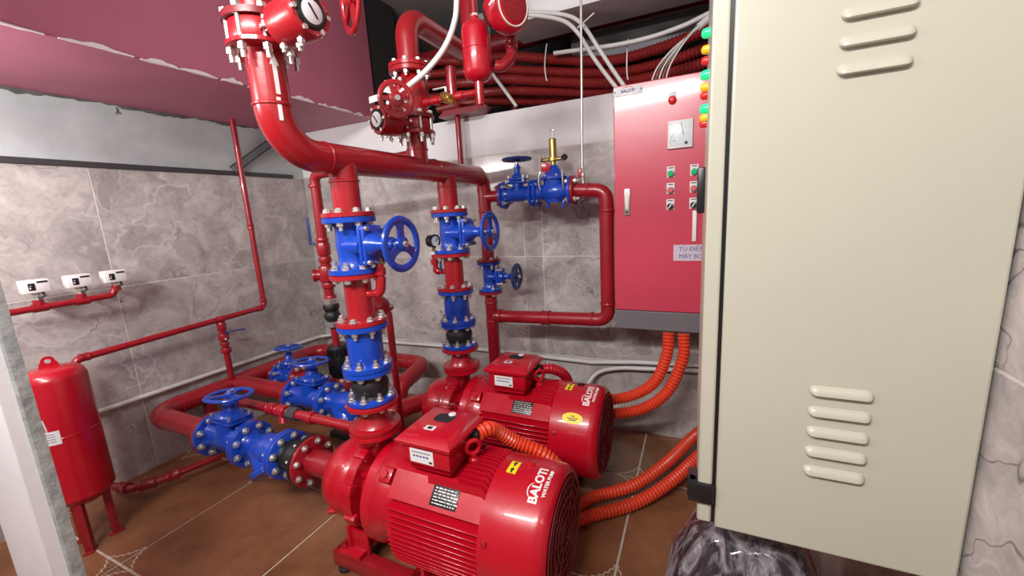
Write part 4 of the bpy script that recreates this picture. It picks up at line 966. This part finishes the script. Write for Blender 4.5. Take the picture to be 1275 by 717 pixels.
# slotted strip hanging under the beam
ms = thing('mesh_strip', 'dark perforated metal strip slanting under the pink beam', 'metal strip', (-.085, -.53, 1.636))
d = Vector((0, .287, .20)); L_ = d.length; du = d.normalized(); dn = Vector((0, -du.z, du.y))
part('rail', 'galv', ms, lambda b: b.tube([dn*.022, dn*.022+d*1.35], .005, 6)); part('rail', 'galv', ms, lambda b: b.tube([dn*-.022, dn*-.022+d*1.35], .005, 6))
for k in range(34):
    part('rung', 'galv', ms, lambda b: b.tube([dn*.022, dn*-.022+du*.008], .0032, 5), key='rung', loc=du*(L_*1.33*k/33))

# ------------------------------------------------------------------ white conduits on the walls
tag(part('wall_conduit', 'pvc', None, lambda b: b.tube(fillet([(-.09, -1.80, .425), (-.09, -.08, .402), (-.02, -.025, .405), (.6, -.022, .395), (1.2, -.022, .41), (2.05, -.022, .398), (2.3, -.022, .425), (2.95, -.022, .46)], .06, 5), .0125, 12)), 'long white plastic conduit running round the left and back walls', 'conduit')
tag(part('branch_conduit', 'pvc', None, lambda b: b.tube(smooth_path([(1.98, -.34, .10), (2.02, -.20, .20), (2.045, -.08, .29), (2.10, -.045, .352), (2.21, -.04, .386), (2.34, -.04, .398), (2.6, -.04, .417), (2.95, -.04, .43)]), .0115, 12)), 'white plastic conduit curving down behind the rear pump', 'conduit')

# ------------------------------------------------------------------ corrugated conduits
def hose(label, pts, r, m, group, pitch=.016, amp=.0032, name='corrugated_conduit'):
    return tag(part(name, m, None, lambda b: b.corr(smooth_path(pts, 10), r, pitch, amp)), label, 'conduit', group)
GO = 'orange corrugated conduits between panel and pumps'
hose('orange corrugated conduit from the red panel, inner of the pair to the rear pump', [(2.483, -.33, .70), (2.478, -.345, .60), (2.43, -.355, .47), (2.335, -.358, .390), (2.20, -.36, .342), (2.05, -.345, .31), (1.93, -.34, .29)], .0245, 'orange', GO)
hose('orange corrugated conduit from the red panel, outer of the pair to the rear pump', [(2.546, -.33, .70), (2.546, -.345, .59), (2.485, -.362, .43), (2.375, -.368, .330), (2.22, -.37, .278), (2.05, -.355, .24), (1.90, -.345, .21)], .0245, 'orange', GO)
hose('orange corrugated conduit on the floor, inner of the pair leading to the cabinet', [(1.93, -.80, .032), (2.125, -.795, .034), (2.205, -.690, .045), (2.36, -.555, .050), (2.49, -.39, .09), (2.60, -.17, .12), (2.72, -.06, .2)], .024, 'orange', GO)
hose('orange corrugated conduit on the floor, outer of the pair leading to the cabinet', [(1.93, -.875, .032), (2.12, -.870, .032), (2.235, -.768, .032), (2.375, -.648, .032), (2.50, -.52, .07), (2.62, -.36, .13), (2.75, -.24, .25)], .024, 'orange', GO)
hose('orange corrugated conduit leaving the terminal box of the front pump', [(1.945, -1.160, .560), (1.962, -1.125, .562), (1.975, -1.08, .53), (2.02, -1.035, .475), (2.11, -1.005, .430), (2.16, -.985, .365), (2.165, -.965, .27), (2.10, -.955, .15), (1.98, -.96, .07), (1.88, -.96, .04)], .0235, 'orange', GO, pitch=.015)
hose('short red corrugated conduit at the terminal box of the rear pump', [(1.955, -.566, .555), (1.985, -.535, .550), (2.02, -.47, .505), (2.03, -.41, .43), (2.02, -.382, .33)], .022, 'red_pump', None)
# red hose bundle in the service void
B = [[(.9, 2.30), (1.20, 2.24), (1.431, 2.185), (1.638, 2.150), (1.878, 2.089), (2.144, 2.035), (2.348, 2.04), (2.571, 2.075), (2.95, 2.15)],
     [(.9, 2.22), (1.20, 2.18), (1.426, 2.128), (1.684, 2.075), (1.968, 2.012), (2.185, 1.975), (2.387, 1.978), (2.591, 2.005), (2.95, 2.08)],
     [(.9, 2.15), (1.20, 2.11), (1.476, 2.06), (1.779, 1.997), (2.011, 1.947), (2.227, 1.918), (2.426, 1.921), (2.60, 1.94), (2.95, 2.00)],
     [(.9, 2.08), (1.20, 2.05), (1.50, 2.00), (1.825, 1.945), (2.055, 1.900), (2.268, 1.882), (2.50, 1.882), (2.95, 1.93)],
     [(.9, 2.02), (1.3, 1.99), (1.7, 1.93), (2.0, 1.890), (2.3, 1.880), (2.6, 1.880), (2.95, 1.888)]]
for k, row in enumerate(B):
    y0 = (.13, .152, .13, .172, .262)[k]
    hose(f'dark red corrugated hose in the opening, {("topmost", "second from top", "third from top", "fourth from top", "lowest")[k]} of its bundle', [(x, y0+(.10 if x < 1.3 else 0), z) for x, z in row], .0255, 'conduit_red', 'red hoses bundled above the back wall', pitch=.018, amp=.0035, name='corrugated_hose')
for x, z in ((1.80, 2.145), (2.24, 2.075)):
    tag(part('cable_tie', 'white', None, lambda b: b.tube(smooth_path([(0, .0, .09), (0, -.02, .05), (0, -.048, -.03), (0, -.036, -.09), (.004, -.03, -.11)]), .0035, 6), loc=(x, .125, z-.05)), f'white cable tie looped on the red hose bundle {"beside the steel tube" if x < 2 else "above the red panel"}', 'cable tie', 'cable ties on the hose bundle')
tag(part('white_hose', 'pvc', None, lambda b: b.tube(smooth_path([(1.45, -.13, 2.30), (1.60, -.14, 2.285), (1.792, -.15, 2.243), (1.98, -.15, 2.188), (2.07, -.15, 2.127), (2.146, -.15, 2.008), (2.219, -.15, 1.89), (2.285, -.16, 1.79)]), .0095, 10)), 'upper of two white hoses arching down to the red panel', 'hose', 'white hoses into the red panel')
tag(part('white_hose', 'pvc', None, lambda b: b.tube(smooth_path([(1.45, -.16, 2.275), (1.60, -.17, 2.26), (1.78, -.175, 2.226), (1.97, -.175, 2.160), (2.053, -.175, 2.088), (2.118, -.17, 1.979), (2.181, -.17, 1.885), (2.250, -.17, 1.79)]), .0095, 10)), 'lower of two white hoses arching down to the red panel', 'hose', 'white hoses into the red panel')
tag(part('cable_clip', 'white', None, lambda b: b.tube([(-.03, 0, -.02), (.05, -.01, .02)], .003, 6), loc=(2.09, -.19, 2.12)), 'thin white tie across the arching hoses', 'cable tie')
tag(part('grey_conduit', 'pvc', None, lambda b: b.tube(smooth_path([(1.86, .06, 2.105), (2.01, .06, 2.093), (2.198, .06, 2.079), (2.354, .06, 2.080), (2.483, .06, 2.095), (2.571, .06, 2.115), (2.75, .06, 2.17), (2.95, .06, 2.26)]), .011, 10)), 'white conduit lying on top of the red hose bundle', 'conduit')
tag(part('slanting_conduit', 'pvc', None, lambda b: b.tube([(1.36, .075, 2.24), (1.62, .075, 1.875)], .010, 10)), 'grey plastic conduit slanting down behind the alarm gong', 'conduit')
tag(part('white_tube', 'white', None, lambda b: b.tube(smooth_path([(1.575, -.925, 1.722), (1.60, -.915, 1.745), (1.67, -.88, 1.80), (1.735, -.85, 1.87), (1.775, -.83, 1.95), (1.79, -.82, 2.04), (1.80, -.80, 2.3)]), .010, 10)), 'white plastic tube hanging from above to the alarm valve wheel', 'tube')
tag(part('white_tube', 'white', None, lambda b: (b.tube([(0, 0, 0), (.012, 0, .12), (.03, .02, .4)], .009, 10), b.tube([(0, 0, .0), (-.004, -.002, -.018), (-.014, -.004, -.03)], .0035, 6)), loc=(1.985, YV-.115, 1.955)), 'cut white tube hanging in front of the alarm gong', 'tube')
tag(part('black_cable', 'black', None, lambda b: b.tube(smooth_path([(1.86, YV-.03, 2.15), (1.895, YV-.05, 2.0), (1.918, YV-.05, 1.93), (1.925, YV-.04, 1.88)]), .0035, 6)), 'thin black cable hanging between bottle and gong', 'cable')
for k in range(5):
    tag(part('panel_wire', 'copper' if k % 2 else 'paper', None, lambda b: b.tube(smooth_path([(2.37+k*.016, -.12, 1.79), (2.40+k*.014, -.11, 1.88), (2.47+k*.008, -.09, 1.96), (2.56+.009*math.cos(k*1.257), -.06+.009*math.sin(k*1.257), 2.03), (2.66+.009*math.cos(k*1.257), -.04+.009*math.sin(k*1.257), 2.10)]), .0035, 6)), 'thin pale wire fanning out of the red panel top', 'wire', 'wires fanning out of the red panel')
tag(part('wire_sleeve', 'pvc', None, lambda b: b.tube([(2.57, -.06, 2.035), (2.70, -.03, 2.13)], .016, 12)), 'white sleeve gathering the pale panel wires', 'sleeve')
hp = pipe('hydrant_pipe', 'thick dark red pipe crossing the void behind the alarm valve', [(.3, .40, 2.36), (2.9, .40, 2.36)], .06, 0, 'red_dark')
hp2 = pipe('hydrant_pipe', 'dark red pipe dropping into the void behind the retard chamber', [(1.50, .34, 1.80), (1.50, .34, 2.30)], .03, 0, 'red_dark')
vp = pipe('vertical_wall_pipe', 'thin red pipe rising on the back wall behind the alarm valve', [(1.30, -.06, 1.475), (1.30, -.06, 1.90), (1.30, .3, 1.96)], .0165, .04)

part('drain_tray', 'red_dark', vp, lambda b: b.prism([(-.10, -.02), (.16, -.02), (.20, .012), (-.06, .012)], (0, -.05, .385), (1, 0, 0), (0, 0, 1), (0, .11, 0)))
# ------------------------------------------------------------------ red control panel
PX0, PX1, PY0, PY1, PZ0, PZ1 = 2.240, 2.840, -.30, -.02, .698, 1.788
cp = thing('control_panel', 'red wall mounted pump control panel with meter and push buttons', 'control panel', (2.54, PY0, PZ0))
def pl_(x, z, y=0.): return (x-2.54, y, z-PZ0)
part('body', 'panel_red', cp, lambda b: b.box(pl_((PX0+PX1)/2, (PZ0+PZ1)/2+.045, .15), (PX1-PX0-.004, .26, PZ1-PZ0-.09), .003), smooth=20)
dr_ = part('door', 'panel_red', cp, lambda b: b.box(pl_((PX0+PX1)/2, (PZ1+.790)/2, .009), (PX1-PX0, .018, PZ1-.790), .004), smooth=20)
part('plinth', 'panel_grey', cp, lambda b: b.box(pl_((PX0+PX1)/2, (PZ0+.788)/2, .14), (PX1-PX0, .28, .089), .003), smooth=20)
mk = part('maker_plate', 'paper', dr_, lambda b: b.box(pl_(2.302, 1.762, -.001), (.122, .003, .036), .001))
FX = lambda x, z, y=-.003: frame(pl_(x, z, y), (1, 0, 0), (0, -1, 0))
text_part('print', 'BALOTI', .017, 'ink_blue', mk, FX(2.302, 1.761), bold=.0005, depth=.0003); part('print', 'lamp_red', mk, lambda b: b.box(pl_(2.302, 1.7495, -.003), (.06, .0008, .003)))
part('print', 'lamp_red', mk, lambda b: b.tube([pl_(2.302+.022*math.cos(t), 1.769+.009*math.sin(t), -.003) for t in [RAD(20+14*k) for k in range(11)]], .0011, 5))
for x in (2.247, 2.357): part('rivet', 'ink', mk, lambda b: b.lathe([(0, .003), (.002, .003)], pl_(x, 1.762, -.0025), (0, -1, 0), 8))
lk = part('lock_handle', 'steel', dr_, lambda b: b.box(pl_(2.298, 1.292, -.004), (.026, .010, .120), .004))
part('lever', 'white', lk, lambda b: b.box(pl_(2.298, 1.300, -.010), (.015, .008, .080), .003)); part('keyhole', 'ink', lk, lambda b: b.lathe([(0, .005), (.001, .005)], pl_(2.298, 1.248, -.0095), (0, -1, 0), 12))
def pbut(x, z, m, knob=False):
    p = part('label_plate', 'paper', dr_, lambda b: b.box((0, -.001, .004), (.032, .002, .046), .0008), key='lplate', loc=pl_(x, z))
    part('print', 'ink', p, lambda b: b.box((0, -.0022, .0205), (.020, .001, .004)), key='lprint')
    part('bezel', 'zinc', p, lambda b: b.lathe([(0, .0145), (.008, .0145), (.010, .012)], (0, -.002, -.003), (0, -1, 0), 20), key='bez')
    part('button', m, p, lambda b: b.lathe([(.004, .0115), (.012, .0115), (.014, .009)], (0, -.002, -.003), (0, -1, 0), 20), key=('btn', m))
    if knob: part('selector', 'paper', p, lambda b: b.box((0, -.020, -.003), (.005, .008, .022), .001, Matrix.Rotation(.6, 3, 'Y')), key='sel')
for x in (2.480, 2.572):
    pbut(x, 1.404, 'glass_green'); pbut(x, 1.335, 'button_red'); pbut(x, 1.267, 'black', True)
p = part('label_plate', 'paper', dr_, lambda b: b.box((0, -.001, .012), (.030, .002, .030), .0008), loc=pl_(2.482, 1.702)); part('lamp', 'lamp_red', p, lambda b: b.lathe([(0, .016), (.008, .016), (.016, .011), (.018, .004)], (0, -.002, -.006), (0, -1, 0), 20))
mt = part('meter', 'white', dr_, lambda b: b.box(pl_(2.5145, 1.557, -.006), (.097, .014, .112), .003))
part('meter_face', 'meter', mt, lambda b: b.box(pl_(2.5145, 1.560, -.0135), (.084, .002, .096), .001))
part('needle', 'ink', mt, lambda b: b.box(pl_(2.523, 1.576, -.0152), (.0022, .001, .052), 0, Matrix.Rotation(-.22, 3, 'Y'))); part('adjuster', 'ink', mt, lambda b: b.lathe([(0, .006), (.003, .006)], pl_(2.538, 1.520, -.014), (0, -1, 0), 12))
for k in range(9):
    a = RAD(95+k*10); part('tick', 'ink', mt, lambda b: b.box((pl_(2.538+.062*math.cos(a), 1.522+.062*math.sin(a), -.0148)), (.0014, .0008, .008), 0, Matrix.Rotation(math.pi/2-a, 3, 'Y')))
text_part('print', 'A', .012, 'ink', mt, FX(2.492, 1.532, -.0146), depth=.0003)
pp = part('title_label', 'lilac', dr_, lambda b: b.box(pl_(2.575, 1.060, -.0008), (.158, .0012, .070)))
def span(t): xs = [v[0] for v in text_mb(t, .026, .0003, 'LEFT').v]; return min(xs), max(xs)
XT = 2.518
text_part('print', 'TỦ DIỆN', .026, 'ink_blue', pp, FX(XT, 1.076, -.0016), depth=.0003, align='LEFT')
dw = span('D'); dr2 = span('TỦ D')[1]; dl = dr2-(dw[1]-dw[0])
part('print', 'ink_blue', pp, lambda b: b.box(pl_(XT+dl+.002, 1.076, -.0018), (.010, .0006, .0022)))
text_part('print', 'MÁY BOM', .026, 'ink_blue', pp, FX(XT, 1.044, -.0016), depth=.0003, align='LEFT')
orr = span('MÁY BO')[1]
part('print', 'ink_blue', pp, lambda b: b.box(pl_(XT+orr-.001, 1.0525, -.0018), (.005, .0006, .0035), 0, Matrix.Rotation(.5, 3, 'Y')))
part('paper_strip', 'white', dr_, lambda b: b.box(pl_(2.578, 1.175, -.004), (.016, .006, .13), .001))

# ------------------------------------------------------------------ cream cabinet on the right wall
CY0, CY1, CZ0, CZ1 = -1.434, -.80, .645, 1.98
cc = thing('electrical_cabinet', 'large cream steel electrical cabinet hung on the right wall', 'cabinet', (2.80, CY0, CZ0))
def cl(x, y, z): return (x-2.80, y-CY0, z-CZ0)
part('body', 'cream', cc, lambda b: b.box(cl((2.637+2.988)/2, (CY0+CY1)/2, (CZ0+CZ1)/2), (2.988-2.637, CY1-CY0, CZ1-CZ0), .004), smooth=20)
cdr = part('door', 'cream', cc, lambda b: b.box(cl((2.605+2.631)/2, (CY0+CY1)/2, (CZ0+CZ1)/2+.004), (.026, CY1-CY0-.002, CZ1-CZ0-.004), .004), smooth=20)
part('door_gasket', 'black', cc, lambda b: b.box(cl(2.634, (CY0+CY1)/2, (CZ0+CZ1)/2), (.008, CY1-CY0-.012, CZ1-CZ0-.012)))
def louvre(b):
    n = 18; W_ = .0425; rings = []
    for k in range(n+1):
        x = -W_*math.cos(math.pi*k/n); e = max(0., (abs(x)-(W_-.009))/.009); s = math.sqrt(max(.0, 1-e*e))*.98+.02
        h = .0165*s; dpt = .0095*s; base = .0165*(1-s)
        prof = [(0, 0), (-dpt*.80, 0), (-dpt, .0015), (-dpt*.97, h*.30), (-dpt*.8, h*.6), (-dpt*.45, h*.86), (0, h)]
        rings.append([(x, y, z+base*.5) for y, z in prof])
    b._loft(rings)
for z in (.798, .835, .872, .909, .946, 1.445, 1.482, 1.519, 1.556, 1.593):
    part('louvre', 'cream', cc, louvre, key='louvre', loc=cl(2.814, CY0-.0002, z))
part('hinge', 'black', cc, lambda b: (b.box(cl(2.611, CY0+.02, .7165), (.046, .055, .041), .003), b.lathe([(0, .008), (.041, .008)], cl(2.594, CY0+.012, .696), (0, 0, 1), 14)))
part('hinge', 'black', cc, lambda b: (b.box(cl(2.611, CY0+.02, 1.88), (.046, .055, .041), .003), b.lathe([(0, .008), (.041, .008)], cl(2.594, CY0+.012, 1.86), (0, 0, 1), 14)))
for z in (1.607, 1.529, 1.464):
    for y, m in ((-1.24, 'lamp_green'), (-1.14, 'lamp_amber'), (-1.06, 'lamp_red')):
        part('signal_lamp', m, cdr, lambda b: b.lathe([(0, .0095), (.008, .0095), (.013, .008), (.016, .004)], (0, 0, 0), (-1, 0, 0), 20), key=('sl', m), loc=cl(2.605, y, z))
hn = part('door_handle', 'black', cdr, lambda b: b.box(cl(2.597, -1.15, 1.302), (.018, .032, .105), .005))
part('meter_case', 'black', cdr, lambda b: b.box(cl(2.601, -1.30, 1.32), (.010, .02, .06), .002)) if False else None

# ------------------------------------------------------------------ wrapped bundle under the cabinet
def bag(b):
    nz_, ns = 44, 72; rings = []
    for i in range(nz_+1):
        t = i/nz_
        z = .60*t
        r = (1-max(0, (t-.45)/.55)**2.2)**.5 if t < 1 else .0
        r = max(r, .02)*(.90+.10*min(1, t*6))
        ring = []
        for k in range(ns):
            a = 2*math.pi*k/ns
            q = 2.6; c, s = math.cos(a), math.sin(a)
            x = math.copysign(abs(c)**(2/q), c)*.165*r; y = math.copysign(abs(s)**(2/q), s)*.150*r
            p = Vector((x, y, z))
            n = noise.noise(p*5+Vector((3, 1, 2)))*.020+abs(noise.noise(Vector((p.x*22, p.y*22, p.z*6))))*.010
            p *= 1; d_ = Vector((x, y, 0)); d_ = d_.normalized() if d_.length > 1e-6 else Vector((0, 0, 0))
            p += d_*n; p.z = max(0., p.z+n*.5*t*(1 if t < 1 else 0)); ring.append(p)
        rings.append(ring)
    b._loft(rings)
tag(part('wrapped_bundle', 'film', None, bag, loc=(2.705, -1.285, .0), smooth=60), 'dark bundle wrapped in wrinkled clear plastic film under the cream cabinet', 'bundle')
